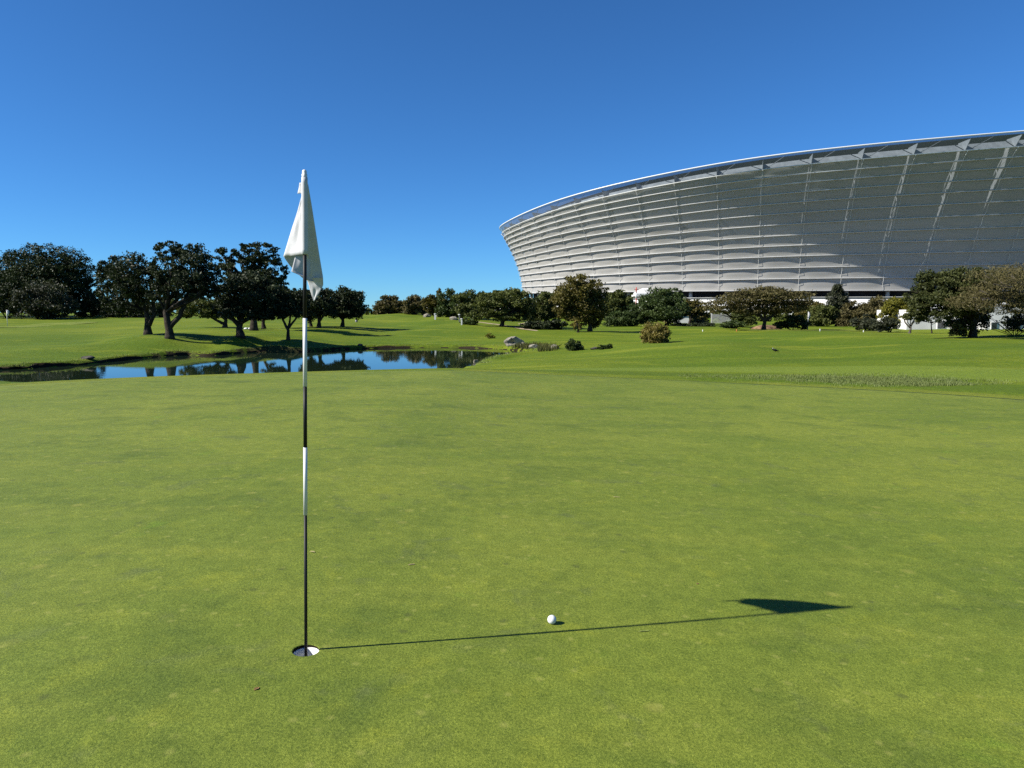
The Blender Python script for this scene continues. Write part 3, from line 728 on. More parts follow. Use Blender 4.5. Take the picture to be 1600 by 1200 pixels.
shrub('thicket', 'dark green thicket directly right of the distant flag below the cone tree', (1290,514,84), [(1285,494,22,16),(1270,502,12,10),(1308,500,16,12)], 5200, .17, 'mid_leaf', GM)
shrub('thicket', 'brown green thicket right of the cone tree', (1338,514,82), [(1338,490,20,18),(1322,500,14,12),(1355,496,14,14)], 5200, .17, 'brown_leaf', GM)
shrub('thicket', 'grey green low bush at lawn edge in front of the brown thicket', (1352,518,70), [(1350,504,16,11),(1364,508,12,8)], 3000, .12, 'grey_leaf', GM)
shrub('thicket', 'dark olive thicket tree behind the distant flag left of the cone tree', (1266,512,96), [(1262,483,18,13),(1276,488,14,14),(1250,492,12,10)], 3600, .19, 'olive_leaf', GM)
shrub('thicket', 'mixed brown green thicket directly behind the yellow green shrub', (1420,512,88), [(1410,474,18,10),(1432,480,18,14),(1388,480,14,10)], 4000, .18, 'mid_leaf', GM)
shrub('thicket', 'feathery tall brown bush before the podium wall', (1372,514,80), [(1370,478,16,14),(1380,490,16,14),(1362,490,12,12)], 3600, .17, 'brown_leaf', GM, clump=.34)
shrub('thicket', 'yellow green shrub left of the white house', (1402,516,74), [(1402,478,20,12),(1390,490,16,12),(1418,484,12,12),(1396,503,12,8)], 4600, .14, 'yellow_leaf', GM)
shrub('thicket', 'grey green bush at lawn edge left of the white house', (1390,520,66), [(1388,506,14,10),(1374,510,9,7)], 2400, .12, 'grey_leaf', GM)
tree('ragged_sapling', 'small crooked bare-trunked tree with yellow leaves before the white house', 'tree', (1421,520,62), [(1428,490,14,9),(1415,496,9,6),(1440,494,8,6)], 1100, .11, 'yellow_leaf', [[(1421,520),(1423,510),(1430,496)],[(1422,512),(1414,504),(1412,497)]], .11, 'pale_bark', group=GM, dens=14)
tree('thin_tree', 'thin dark sapling in front of the white house wall', 'tree', (1457,518,62), [(1455,500,14,6),(1465,494,10,6)], 700, .11, 'dark_leaf', [[(1457,518),(1455,508),(1456,500)]], .06, group=GM, dens=10)
tree('spreading_tree', 'big dark spreading tree right of the white house, bushy down to the lawn', 'tree', (1520,528,50),
     [(1460,438,26,18),(1440,462,24,20),(1480,450,34,24),(1510,436,28,18),(1470,476,40,22),(1515,465,32,26),(1440,485,18,10),(1500,495,24,22),(1500,514,18,12),(1545,440,26,18),(1430,490,16,14)], 19000, .12, 'deep_leaf',
     [[(1520,528),(1522,508),(1515,485),(1500,460)],[(1522,508),(1535,480),(1545,450)],[(1518,495),(1485,480),(1460,465)]], .27, group=GM, clump=.22, dens=34)
tree('bare_twig_tree', 'brown grey twiggy tree with radiating bare branches at the right edge of the view', 'tree', (1640,528,46),
     [(1520,474,34,16),(1620,478,40,18),(1560,440,46,22),(1600,432,46,20),(1545,462,36,16),(1590,462,46,20),(1650,440,50,30),(1570,482,26,8)], 9000, .13, 'brown_leaf',
     [[(1640,528),(1638,505),(1610,470),(1560,440)],[(1632,500),(1590,472),(1530,455)],[(1632,500),(1600,462),(1580,428)],[(1636,505),(1640,470),(1625,430)],[(1610,485),(1570,470),(1535,468)],[(1638,505),(1670,470),(1690,440)]], .24, 'pale_bark', group=GM, clump=.38, narrow=.45, flat=.2, twigs=12, dens=30)
shrub('thicket', 'dark shaded thicket under the twiggy tree at the right edge', (1585,525,52), [(1530,500,16,18),(1536,488,14,14),(1590,503,22,14),(1600,495,14,12),(1625,500,20,20)], 4200, .12, 'dark_leaf', GM)
shrub('round_bush', 'rounded reddish olive bush alone on the lawn beneath the round dark tree', (1025,541,50), [(1025,520,21,15),(1014,523,12,13),(1036,524,12,12),(1025,530,14,8)], 5200, .085, 'red_leaf', None, 'bush', stems=26, clump=.3, flat=.3)
shrub('round_bush', 'small dark green ball shaped bush by the pond rocks', (897,549,44), [(896,540,12,9.5),(900,544,10,6)], 2400, .07, 'bush_leaf', None, 'bush')
shrub('round_bush', 'low dark bush behind the nearer white post', (733,509,77), [(728,503,9,5),(738,504,8,5)], 1100, .13, 'bush_leaf', None, 'bush')
shrub('weedy_tuft', 'low green weedy clump beside the grey rock right of the ball shaped bush', (948,547,43), [(942,543,9,4),(952,541,5,4)], 700, .06, 'bush_leaf', None, 'plant')
shrub('weedy_tuft', 'small leafy weed patch on the lawn above the hollow rock', (765,527,60), [(764,524,6,3),(770,526,4,2)], 350, .07, 'yellow_leaf', None, 'plant')

# a far wood that closes the horizon between and behind the trunks
def wood():
    rng = np.random.default_rng(77); v = []; f = []; t = []; b = 0
    segs = [(-260, 560, 150, 26), (575, 1000, 122, 26), (990, 1700, 118, 24)]
    for x0, x1, Y, hpx in segs:
        lob = []
        for px in np.arange(x0, x1, 13.0):
            P = at(px, 489 if x1 < 600 else 492, Y + rng.uniform(-8, 8)); zz = gz(P[0], P[1]); k = Y / F
            h = (hpx if x1 != 1000 else (15 if px < 690 else 30)) * k * rng.uniform(.7, 1.05)
            lob.append((np.array((P[0], P[1], zz + h * .45)), np.array((11 * k, 11 * k, h * .55))))
        vv, ff, tt = foliage(lob, int(420 * len(lob)), .0021 * Y, rng, dens=9)
        v.append(vv); f.append(ff + b); t.append(tt); b += len(vv)
    o = link('far_wood', np.concatenate(v), np.concatenate(f), M['mid_leaf'])
    a = o.data.attributes.new('tint', 'FLOAT', 'POINT'); a.data.foreach_set('value', np.concatenate(t).astype(np.float32))
    tag(o, 'continuous band of distant woodland behind the course trees', 'woodland', None, 'stuff')
wood()

# ------------------------------------------------------------------ stadium
SN = 62; SD = 2 * PI / SN; SPH = 4.147; SCX, SCY, SA, SB = 135.1, 289.2, 140.0, 88.4
def tab(keys):
    k = np.array(keys, float)
    fi = np.arange(-31, 31.01, .25); y = np.interp(fi, k[:, 0], k[:, 1])
    for _ in range(5): y = np.convolve(np.pad(y, 2, mode='edge'), np.ones(5) / 5, 'valid')
    return fi, y
HT = tab([(-31,48),(-22,40),(-16,33.5),(-12,33),(-10,33.6),(-9,33.3),(-8,33.5),(-7,34.2),(-6,35.4),(-5,36.8),(-4,38.2),(-3,39.5),(-2,40.8),(-1,42.1),(0,43.5),(1,44.7),(2,45.6),(3,46.5),(4,47.4),(5,48.4),(6,49.5),(7,50.8),(8,52),(13,53),(20,50),(31,48)])
OT = tab([(-31,12),(-10,9.3),(-8,10.9),(-4,14.3),(0,17.6),(4,20.9),(7,23),(12,23),(20,18),(31,12)])
BT = tab([(-31,7.6),(-12,8.2),(-8,7.5),(-5,7.15),(-2,7.1),(2,7.0),(8,7.0),(31,7.6)])
def sp(i, v, out=0.0):
    """a point of the facade: bay position i, height fraction v, metres out from the surface"""
    ii = (i + 31) % 62 - 31
    H = np.interp(ii, *HT); O = np.interp(ii, *OT); B = np.interp(ii, *BT)
    t = SPH + i * SD; ct, st = math.cos(t), math.sin(t)
    n = np.array([ct / SA, st / SB]); n /= np.hypot(*n)
    g = max(0.0, v) ** 1.72
    q = np.array([SA * ct, SB * st]) - n * (O * (1 - g)) + n * out
    return np.array([SCX + q[0], SCY + q[1], CH + B + (H - B) * v])
def row_of(v, i=0.0):
    p = sp(i, v); h = p[2] - CH; d = p[1] * CT - h * ST; return 600 - F * (p[1] * ST + h * CT) / d
def v_of(row):
    a, b = 0.0, 1.0
    for _ in range(40):
        c = (a + b) / 2
        if row_of(c) > row: a = c
        else: b = c
    return a
rows = [452.5, 436.5, 420.5, 404, 388.5, 373.5, 357.5, 341.5, 326.5, 312.5, 299.3, 287, 275.5]
VB = [v_of(r) for r in rows]; VB[0] = 0.0
st = empty('stadium', (SCX, SCY, 0), 'huge bowl-shaped stadium with pale banded membrane facade filling the right background', 'stadium')
SO = np.array([SCX, SCY, 0])
NU, NV = 8, 12
for k in range(12):
    v0, v1 = VB[k], VB[k + 1]; verts = []; faces = []
    lip = .49
    us = np.arange(SN * NU + 1) / NU - 31
    for t in np.linspace(0, 1, NV) ** 1.4:
        for i in us:
            u = i - math.floor(i); arch = 1 - abs(2 * u - 1) ** 3.2
            out = .36 * (.5 * (1 - t) ** 2 + .5 * (1 - t)) + .13 * max(0.0, 1 - t / .22) ** 1.3 + .20 * math.sin(PI * t) * arch - .12 * (1 - arch) * math.sin(PI * t)
            verts.append(sp(i, v0 + (v1 - v0) * t, out) - SO)
    m_ = len(us)
    for t in range(NV - 1):
        for q in range(m_ - 1): faces.append((t * m_ + q, t * m_ + q + 1, (t + 1) * m_ + q + 1, (t + 1) * m_ + q))
    b = len(verts)                                # lip edge and its underside, tucked back to the band below
    for i in us: verts.append(sp(i, v0 - .011, lip + .02) - SO)
    for i in us: verts.append(sp(i, v0 - .006, -.05) - SO)
    for q in range(m_ - 1):
        faces.append((b + q, b + q + 1, q + 1, q)); faces.append((b + m_ + q, b + m_ + q + 1, b + q + 1, b + q))
    fb_ = link('facade_band', verts, np.array(faces), M['sheer' if k >= 6 else 'membrane'], st)
    m = MB(); m.tube([sp(i / 3, v0 - .006, lip + .08) - SO for i in range(-54, 46)], .17, 6); m.build('lit_line_tube', M['white_steel'], fb_, True)  # pale tube added to draw the bright lit line along each lip
def ring(v0, v1, o0, o1, ni=2, nv=4, name='ring', mat=None, lo=-31, hi=31):
    us = np.arange((hi - lo) * ni + 1) / ni + lo; verts = []; m_ = len(us)
    for t in np.linspace(0, 1, nv):
        for i in us: verts.append(sp(i, v0 + (v1 - v0) * t, o0 + (o1 - o0) * t) - SO)
    fc = [(t * m_ + q, t * m_ + q + 1, (t + 1) * m_ + q + 1, (t + 1) * m_ + q) for t in range(nv - 1) for q in range(m_ - 1)]
    return link(name, verts, np.array(fc), mat, st, True)
ring(VB[12], 1.0, .25, .0, 4, 3, 'glass_band', M['glass'])
m = MB(); m.tube([sp(i / 4, 1.0, 0) - SO for i in range(-124, 125)], .2, 8); m.build('rim_tube', M['white_paint'], st, True)
m = MB(); m.tube([sp(i / 4, VB[12], .45) - SO for i in range(-124, 125)], .16, 6); m.build('ring_beam', M['steel'], st, True)
ring(.0, .955, -5.5, -7.5, 2, 12, 'inner_wall', M['bowl'])
ring(VB[12] + .002, VB[12] + .62 * (1 - VB[12]), -.9, -4.2, 4, 2, 'upper_parapet', M['concrete'])
# roof: glazed edge strip, then the opaque deck
def flat_ring(name, mat, a, b, za, zb):
    us = np.arange(125) / 2 - 31; verts = []
    for o, dz in ((a, za), (b, zb)):
        for i in us: p = sp(i, 1.0, o) - SO; p[2] += dz; verts.append(p)
    link(name, verts, np.array([(q, q + 1, 126 + q, 125 + q) for q in range(124)]), mat, st)
flat_ring('roof_glazing', M['clear_glass'], -.3, -9.0, -.1, 1.0)
flat_ring('roof_deck', M['bowl'], -9.0, -52.0, 1.0, -2.5)
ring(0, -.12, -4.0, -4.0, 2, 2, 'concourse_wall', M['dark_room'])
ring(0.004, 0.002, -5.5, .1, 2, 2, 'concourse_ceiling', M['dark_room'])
for i in range(-15, 15):
    # a seam rib down the joint between two bays
    m = MB(); m.tube([sp(i, v, .32 if q % 2 else .85) - SO for q, v in enumerate(np.linspace(0, VB[12], 25))], .06, 5); m.build('seam_rib', M['steel'], st, True)
    # radial fin and lattice truss standing behind the membrane
    m = MB(); fv = np.linspace(.02, .985, 16); L = []
    for v in fv:
        dep = .45 + 3.6 * max(0, (v - .82) / .18) ** 1.3 + 2.3 * v ** 2.2
        for e in (-.006, .006):
            L += [sp(i + e, v, -.75) - SO, sp(i + e, v, -.75 - dep) - SO]
    fc = []
    for q in range(15):
        a = q * 4; b = a + 4
        fc += [(a, a + 1, b + 1, b), (a + 2, b + 2, b + 3, a + 3), (a, b, b + 2, a + 2), (a + 1, a + 3, b + 3, b + 1)]
    m.add(L, fc); m.build('column_fin', M['white_steel'], st)
    m = MB(); ch = [sp(i, v, -3.6 - .2 * v) - SO for v in np.linspace(.1, .93, 14)]; m.tube(ch, .24, 6)
    nodes = np.linspace(.1, .93, 14)
    for q in range(13):
        a = sp(i, nodes[q], -3.7 if q % 2 else -.8) - SO; b = sp(i, nodes[q + 1], -.8 if q % 2 else -3.7) - SO
        m.tube([a, b], .16, 5)
    m.build('lattice_truss', M['white_steel'], st, True)
    # wind brace under the glazing
    m = MB(); m.tube([sp(i + .05, VB[12] + .004, -.6) - SO, sp(i + .42, .985, -.5) - SO], .09, 5); m.tube([sp(i - .02, VB[12] + .006, -.8) - SO, sp(i - .26, .955, -.8) - SO], .12, 5)
    m.build('brace', M['dark_steel'], st)
    m = MB(); p0 = sp(i + .2, -.11, -1.6) - SO; p1 = sp(i + .2, .003, -1.6) - SO; m.tube([p0, p1], .6, 10); m.build('column', M['concrete'], st, True)
# podium under the bowl, with its deck and rail
def prism_ring(name, mat, o, z0, z1, th, lo=-13, hi=12):
    us = np.arange((hi - lo) * 2 + 1) / 2 + lo; v = []; m_ = len(us)
    for oo, z in ((o, z0), (o, z1), (o - th, z1), (o - th, z0)):
        for i in us: p = sp(i, 0, oo) - SO; p[2] = z; v.append(p)
    fc = [(a * m_ + q, a * m_ + q + 1, ((a + 1) % 4) * m_ + q + 1, ((a + 1) % 4) * m_ + q) for a in range(4) for q in range(m_ - 1)]
    return link(name, v, np.array(fc), mat, st)
def zrow(row, Y): return at(1250, row, Y)[2]
prism_ring('podium', M['paving'], 44.0, -3.0, zrow(466.3, 181), 54.0)
prism_ring('podium_wall', M['wall'], 44.05, -3.1, zrow(466.7, 181), .04)
prism_ring('deck_edge', M['dark_steel'], 44.15, zrow(466.2, 181), zrow(465.2, 181), .3)
prism_ring('balustrade', M['concrete'], 44.1, zrow(464.6, 181), zrow(463.6, 181), .12)

# ------------------------------------------------------------------ buildings, fence, tent, posts
def house(name, label, px0, px1, rowtop, Y, depth, wins=(), roof=True):
    a = at(px0, 515, Y); b = at(px1, 515, Y); zt = at(px0, rowtop, Y)[2]; zb = min(gz(a[0], Y), gz(b[0], Y)) - .3
    w = b[0] - a[0]; r_ = empty(name, ((a[0] + b[0]) / 2, Y + depth / 2, zb), label, 'building', None); h = zt - zb
    m = MB(); m.box((0, 0, h / 2), (w, depth, h)); m.build('wall', M['wall'], r_)
    if roof:
        m = MB(); d = depth / 2 + .25; hw = w / 2 + .2
        m.add([(-hw, -d, h + .01), (hw, -d, h + .01), (hw, 0, h + 1.1), (-hw, 0, h + 1.1), (hw, d, h + .01), (-hw, d, h + .01)], [(0, 1, 2, 3), (3, 2, 4, 5), (0, 3, 5), (1, 4, 2), (0, 5, 4, 1)])
        m.build('roof', M['dark_steel'], r_)
    for (wx0, wy0, wx1, wy1) in wins:
        p = at(wx0, wy0, Y); q = at(wx1, wy1, Y); c = ((p[0] + q[0]) / 2 - r_.location.x, -depth / 2 - .02, (p[2] + q[2]) / 2 - zb)
        m = MB(); m.box(c, (q[0] - p[0] + .16, .10, p[2] - q[2] + .16)); f = m.build('window_frame', M['wall'], r_)
        m = MB(); m.box((c[0], c[1] - .045, c[2]), (q[0] - p[0], .06, p[2] - q[2])); m.build('pane', M['window'], f)
    return r_
house('white_house', 'low white rendered house with dark window behind the small crooked yellow tree', 1416, 1492, 484, 72, 6, [(1465, 502, 1474, 513)], False)
house('white_house', 'white rendered house glimpsed under the twiggy tree at the right edge', 1541, 1680, 478, 68, 6, [(1549, 504, 1556, 517), (1584, 503, 1593, 516)], False)
house('white_house', 'small bright white building glimpsed right of the round dark tree trunk', 1050, 1076, 489, 100, 5, [], True)
# tent top beside the stadium
Pt = at(1008, 470, 122); te = empty('white_tent', (Pt[0], 122, gz(Pt[0], 122)), 'white peaked tent top beside the stadium podium, above the round dark tree', 'tent')
hz = at(1008, 459, 122)[2] - te.location.z
m = MB()
for sx in (-1.9, 1.9):
    for sy in (-1.9, 1.9): m.tube([(sx, sy, -.2), (sx, sy, hz)], .07, 6)
m.build('frame', M['steel'], te)
m = MB(); m.add([(-2, -2, hz - .5), (2, -2, hz - .5), (2, 2, hz - .5), (-2, 2, hz - .5), (-2, -2, hz), (2, -2, hz), (2, 2, hz), (-2, 2, hz), (-.5, 0, hz + .95), (.5, 0, hz + .95)],
      [(0, 1, 5, 4), (1, 2, 6, 5), (2, 3, 7, 6), (3, 0, 4, 7), (4, 5, 9, 8), (5, 6, 9), (6, 7, 8, 9), (7, 4, 8)])
m.build('canopy', M['wall'], te)
Pm = at(994, 470, 118); ma = empty('striped_pole', (Pm[0], 118, gz(Pm[0], 118)), 'red and white banded pole with small cross arms left of the white tent', 'pole')
ztop = at(994, 449, 118)[2] - ma.location.z
for q in range(6):
    m = MB(); m.tube([(0, 0, ztop * q / 6 + .005), (0, 0, ztop * (q + 1) / 6)], .09, 8); m.build('red_section' if q % 2 else 'white_section', M['red_paint'] if q % 2 else M['white_paint'], ma, True)
m = MB(); m.box((0, 0, ztop - .35), (.7, .06, .09)); m.build('cross_arm', M['red_paint'], ma)
# grey paling fence left of the thorn tree
fa, fb = at(1112, 500, 98), at(1142, 500, 98)
fe = empty('paling_fence', (fa[0], 98, gz(fa[0], 98)), 'grey vertical paling fence glimpsed left of the flat-topped thorn tree', 'fence')
wd = fb[0] - fa[0]; hf = 1.25
m = MB()
for q in range(27): m.box((wd * q / 26, 0, hf / 2), (.055, .03, hf))
m.build('paling_panel', M['concrete'], fe)
m = MB(); m.box((wd / 2, .04, .25), (wd, .04, .07)); m.box((wd / 2, .04, hf - .25), (wd, .04, .07)); m.build('rail', M['concrete'], fe)
for q in (0, .5, 1):
    m = MB(); m.box((wd * q, .09, hf * .55), (.13, .05, hf * 1.1)); m.build('post', M['wall'], fe)

def course_flag(px, pyb, pyt, Y, label, lean=0.0):
    x, _, z = gp(px, pyb, Y); h = at(px, pyt, Y)[2] - z; r_ = empty('distant_flagstick', (x, Y, z), label, 'flagstick', 'distant flagsticks')
    m = MB(); m.tube([(0, 0, -.1), (lean, 0, h)], .032, 8); m.build('pole', M['white_paint'], r_, True)
    m = MB(); n = 7; vs = []; w = 6.5 * Y / F * .75
    for q in range(n):
        t = q / (n - 1); zz = h - .03 - t * .62; ww = w * (.35 + .65 * math.sin(PI * (.15 + .8 * t)))
        vs += [(lean - .01, 0, zz), (lean + ww * .35, -.06 * math.sin(4 * t), zz - .05 * t), (lean + ww * .7, .05 + .05 * math.sin(5 * t + 1), zz - .12 * t)]
    m.add(vs, [(q * 3 + a, q * 3 + 3 + a, q * 3 + 4 + a, q * 3 + 1 + a) for q in range(n - 1) for a in (0, 1)])
    f = m.build('flag', M['cloth'], r_, True); f.modifiers.new('thick', 'SOLIDIFY').thickness = .012
course_flag(1262, 515, 487, 75, 'small distant white flagstick at the lawn edge right of the flat-topped tree')
course_flag(12, 511, 484, 86, 'small distant white flagstick on the far left lawn under the umbrella pine')

def white_post(px, pyb, pyt, Y, wpx, label, dark=False):
    x, _, z = gp(px, pyb, Y); h = max(.3, at(px, pyt, Y)[2] - z); w = wpx * Y / F
    r_ = empty('marker_post', (x, Y, z), label, 'post', 'white posts on the far lawn')
    m = MB(); m.box((0, 0, h * .46), (w, w, h * .92)); m.build('shaft', M['dark_steel'] if dark else M['white_paint'], r_)
    m = MB(); m.lathe([(w * .80, h * .90), (w * .82, h * .97), (w * .55, h), (0, h * 1.02)], n=12); m.lathe([(w * .80, h * .90), (0, h * .90)], n=12); m.build('cap', M['white_paint'], r_)
white_post(680, 499.5, 490, 86, 2.4, 'far stout white post standing alone on the rise left of the pale boulder')
white_post(721.3, 508, 497.5, 76, 2.2, 'nearest stout white post on the far lawn beside the low dark bush')
white_post(717.7, 500, 491, 83, 2.0, 'white capped dark post just behind the nearest white post', True)

def stake(px, pyb, hpx, Y, mat, label):
    x, _, z = gp(px, pyb, Y); h = hpx * Y / F; w = max(.05, 1.3 * Y / F)
    m = MB(); m.tube([(0, 0, -.1), (0, 0, h * .85), (0, 0, h)], [w / 2, w / 2, w / 4], 8); o = m.build('boundary_stake', mat, None, True); o.location = (x, Y, z)
    tag(o, label, 'stake', 'short stakes along the right lawn edge')
stake(1281, 521.5, 4.2, 62, M['white_paint'], 'short white stake on the lawn just right of the distant flag')
stake(1349, 521, 2.6, 62, M['white_paint'], 'short white stake before the grey green bush left of the white house')
stake(1098, 517, 3.2, 70, M['white_paint'], 'short white stake on the lawn left of the flat-topped tree')
stake(1151, 518, 3.6, 68, M['orange_paint'], 'short orange stake beside the red brown earth mound')
stake(769, 561, 5.0, 40.5, M['white_paint'], 'thin pale stake on the near pond bank right of the stone pier')

def bin_(px, py, Y, label):
    x, _, z = gp(px, py, Y); s = 4.2 * Y / F; r_ = empty('litter_bin', (x, Y, z), label, 'bin', 'dark bins on the middle lawn')
    m = MB(); m.lathe([(s * .40, -.05), (s * .44, s * .2), (s * .48, s * .85), (s * .44, s * .86), (s * .40, s * .3), (0, s * .3)], n=12); m.build('drum', M['dark_steel'], r_, True)
    m = MB(); m.lathe([(s * .52, s * .88), (s * .40, s * 1.02), (0, s * 1.08)], n=12); m.build('lid', M['black_paint'], r_, True)
bin_(557, 507, 84, 'dark lidded bin on the lawn right of the last dark round tree, nearer one')
bin_(562.5, 499, 112, 'dark lidded bin farther away on the lawn behind the nearer bin')

def tee_marker(px, py, Y, label):
    x, _, z = gp(px, py, Y); bm = bmesh.new(); bmesh.ops.create_icosphere(bm, subdivisions=3, radius=1)
    for v in bm.verts: v.co = Vector((v.co.x * .20 * (1 + .1 * math.sin(5 * v.co.y)), v.co.y * .15, (v.co.z * .12 if v.co.z > 0 else v.co.z * .05)))
    me = bpy.data.meshes.new('white_boulder'); bm.to_mesh(me); bm.free(); me.materials.append(M['white_paint']); me.polygons.foreach_set('use_smooth', np.ones(len(me.polygons), bool))
    o = bpy.data.objects.new('white_boulder', me); col.objects.link(o); o.location = (x, Y, z + .05); tag(o, label, 'marker stone', 'white marker stones under the dark trees')
tee_marker(384.5, 516, 62, 'white painted stone left of its twin under the round dark tree')
tee_marker(390.5, 515, 62.5, 'white painted stone right of its twin under the round dark tree')

# rocks
def rock(name, label, px, py, Y, wpx, hpx, mat, seed_, cave=False, group='rocks at the pond edge', sink=.25):
    x, _, z = gp(px, py, Y); rng = np.random.default_rng(seed_); k = Y / F
    bm = bmesh.new(); bmesh.ops.create_icosphere(bm, subdivisions=4, radius=1)
    ds = rng.normal(size=(16, 3)); ds /= np.linalg.norm(ds, axis=1)[:, None]; cutd = rng.uniform(.68, .95, 16)
    for v in bm.verts:
        d = np.array(v.co); s = 1.0
        for n_, c_ in zip(ds, cutd):
            q = d @ n_
            if q * s > c_: s = c_ / q
        s *= 1 + .035 * math.sin(9 * d[0] + 4 * d[2]) * math.cos(8 * d[1])
        if cave:                                   # a hollow worn into the front
            q = math.hypot((d[0] + .12) / .62, (d[2] - .12) / .55)
            pl = .5 * d[0] - .85 * d[1] - .1 * d[2]
            if pl * s > .42: s = .42 / pl
            if d[1] < 0 and q < 1: s *= 1 - .80 * (1 - q ** 4)
        v.co = Vector((d[0] * s * wpx / 2 * k, d[1] * s * wpx * .42 * k, d[2] * s * hpx * .62 * k))
    me = bpy.data.meshes.new(name); bm.to_mesh(me); bm.free(); me.materials.append(mat)
    o = bpy.data.objects.new(name, me); col.objects.link(o); o.location = (x, Y, z + hpx * (.5 - sink) * k); o.rotation_euler = (0, 0, rng.uniform(-.2, .2))
    return tag(o, label, 'rock', group)
rock('hollow_rock', 'large pale rock with a dark hollow in its face at the pond end', 803, 545.5, 51.2, 38, 19, M['stone'], 3, True)
rock('rock', 'pale rock slab leaning at the right side of the hollow rock', 818, 544.5, 50.5, 12, 8, M['stone'], 8)
rock('rock', 'brownish low rock pile right of the hollow rock', 834, 549.5, 47, 17, 8, M['stone'], 4)
rock('rock', 'pale yellow rock left of the ball shaped bush', 866, 548, 45.5, 16, 8, M['stone'], 6)
rock('rock', 'grey low rock right of the ball shaped bush', 929, 545, 43.5, 15, 5, M['dark_stone'], 7)
rock('rock', 'dark stone at the far left pond bank', 138, 567.5, 36.8, 20, 6, M['dark_stone'], 9)
rock('rock', 'small dark stone at the far pond edge right of the dark trees', 563, 544, 51.9, 8, 3.5, M['dark_stone'], 10)
rock('boulder', 'pale low boulder on the far lawn behind the white posts', 709, 499, 88, 16, 6.5, M['stone'], 12, group=None)
rock('boulder', 'far grey rock outcrop left end below the spindly tree', 668, 491, 103, 14, 7, M['stone'], 13, group=None)
rock('boulder', 'far grey rock outcrop right end beside the stout white post', 683, 491.5, 101, 10, 5, M['stone'], 14, group=None)
rng = np.random.default_rng(9)
pr = empty('stone_pier', (*at(743, 576, 35.2)[:2], ZW), 'short pier of two stacked pale stones in the water at the near pond bank', 'stone pier')
for q, (zz, s) in enumerate(((.02, .25), (.21, .22))):
    m = MB(); bm = bmesh.new(); bmesh.ops.create_cube(bm, size=1); bmesh.ops.bevel(bm, geom=bm.edges[:], offset=.14, segments=2, affect='EDGES')
    me = bpy.data.meshes.new('block'); bm.to_mesh(me); bm.free(); me.materials.append(M['stone']); o = bpy.data.objects.new('block', me); col.objects.link(o)
    o.scale = (s, s * .8, .19); o.location = (.02 * q, 0, zz + .0); o.rotation_euler = (0, 0, .3 * q); o.parent = pr

# small bird on the right lawn
x, _, z = gp(1211, 553.5, 31)
bd = empty('bird', (x, 31, z), 'small dark bird with a pale head resting on the right lawn', 'bird')
m = MB(); m.tube([(-.10, 0, .085), (-.07, 0, .10), (-.02, 0, .095), (.04, 0, .075), (.10, 0, .06), (.17, 0, .05)], [.012, .038, .052, .045, .026, .008], 10)
m.tube([(-.085, 0, .10), (-.105, 0, .135), (-.115, 0, .155), (-.135, 0, .157), (-.150, 0, .155)], [.026, .022, .026, .020, .006], 10)
m.tube([(-.146, 0, .154), (-.175, 0, .150)], [.006, .002], 6)
for s in (-.018, .018): m.tube([(.0, s, .06), (.006, s, .0), (-.02, s, .001)], [.006, .004, .004], 5)
m.build('body', M['black_paint'], bd, True)
m = MB(); m.tube([(-.098, 0, .150), (-.112, 0, .163), (-.130, 0, .168)], [.018, .026, .014], 8); m.build('head_cap', M['white_paint'], bd, True)

# earth mound and path
def distant_green(px, py, Y, rx, ry):
    x, _, z = gp(px, py, Y); vs = []; n, q = 48, 9
    for a in range(q):
        for b in range(n):
            an = 2 * PI * b / n; w = (1 + .08 * math.sin(2 * an + 1) + .05 * math.sin(5 * an)) * a / (q - 1)
            xx, yy = x + math.cos(an) * rx * w, Y + math.sin(an) * ry * w
            vs.append((xx, yy, gz(xx, yy) + .03))
    fc = [(a * n + b, a * n + (b + 1) % n, (a + 1) * n + (b + 1) % n, (a + 1) * n + b) for a in range(q - 1) for b in range(n)]
    tag(link('distant_green', vs, fc, M['green'], None, True), kind='structure')
distant_green(8, 511, 85, 9, 7)
distant_green(1290, 517, 70, 7, 4)
def mound(name, px, py, Y, wpx, hpx, mat, kind='structure'):
    x, _, z = gp(px, py, Y); k = Y / F; vs = []; n, q = 28, 10
    for a in range(q):
        t = a / (q - 1); r_ = (1 - t)
        for b in range(n):
            an = 2 * PI * b / n; w = 1 + .12 * math.sin(3 * an + 1) + .07 * math.sin(7 * an)
            xx = x + math.cos(an) * r_ * w * wpx / 2 * k; yy = Y + math.sin(an) * r_ * w * wpx * .3 * k
            vs.append((xx, yy, gz(xx, yy) - .06 + hpx * k * (1 - r_ * r_) * (1 + .12 * math.sin(xx * 3) * math.cos(yy * 4))))
    fc = [(a * n + b, a * n + (b + 1) % n, (a + 1) * n + (b + 1) % n, (a + 1) * n + b) for a in range(q - 1) for b in range(n)]
    tag(link(name, vs, fc, mat, None, True), kind=kind)
mound('earth_mound', 1196, 514, 78, 52, 8, M['earth'])
mound('sand_bank', 835, 506, 84, 60, 4, M['sand'])
pts = [gp(*q) for q in ((740,505,84),(765,507,81),(790,509,78),(815,513,74),(840,516,71))]
vs = []
for (x, y, z) in pts:
    for o in (-.55, -.2, .2, .55): vs.append((x + o * .2, y + o, gz(x + o * .2, y + o) + .02))
tag(link('path', vs, [(a * 4 + b, a * 4 + b + 1, a * 4 + 5 + b, a * 4 + 4 + b) for a in range(4) for b in range(3)], M['sand']), kind='structure')

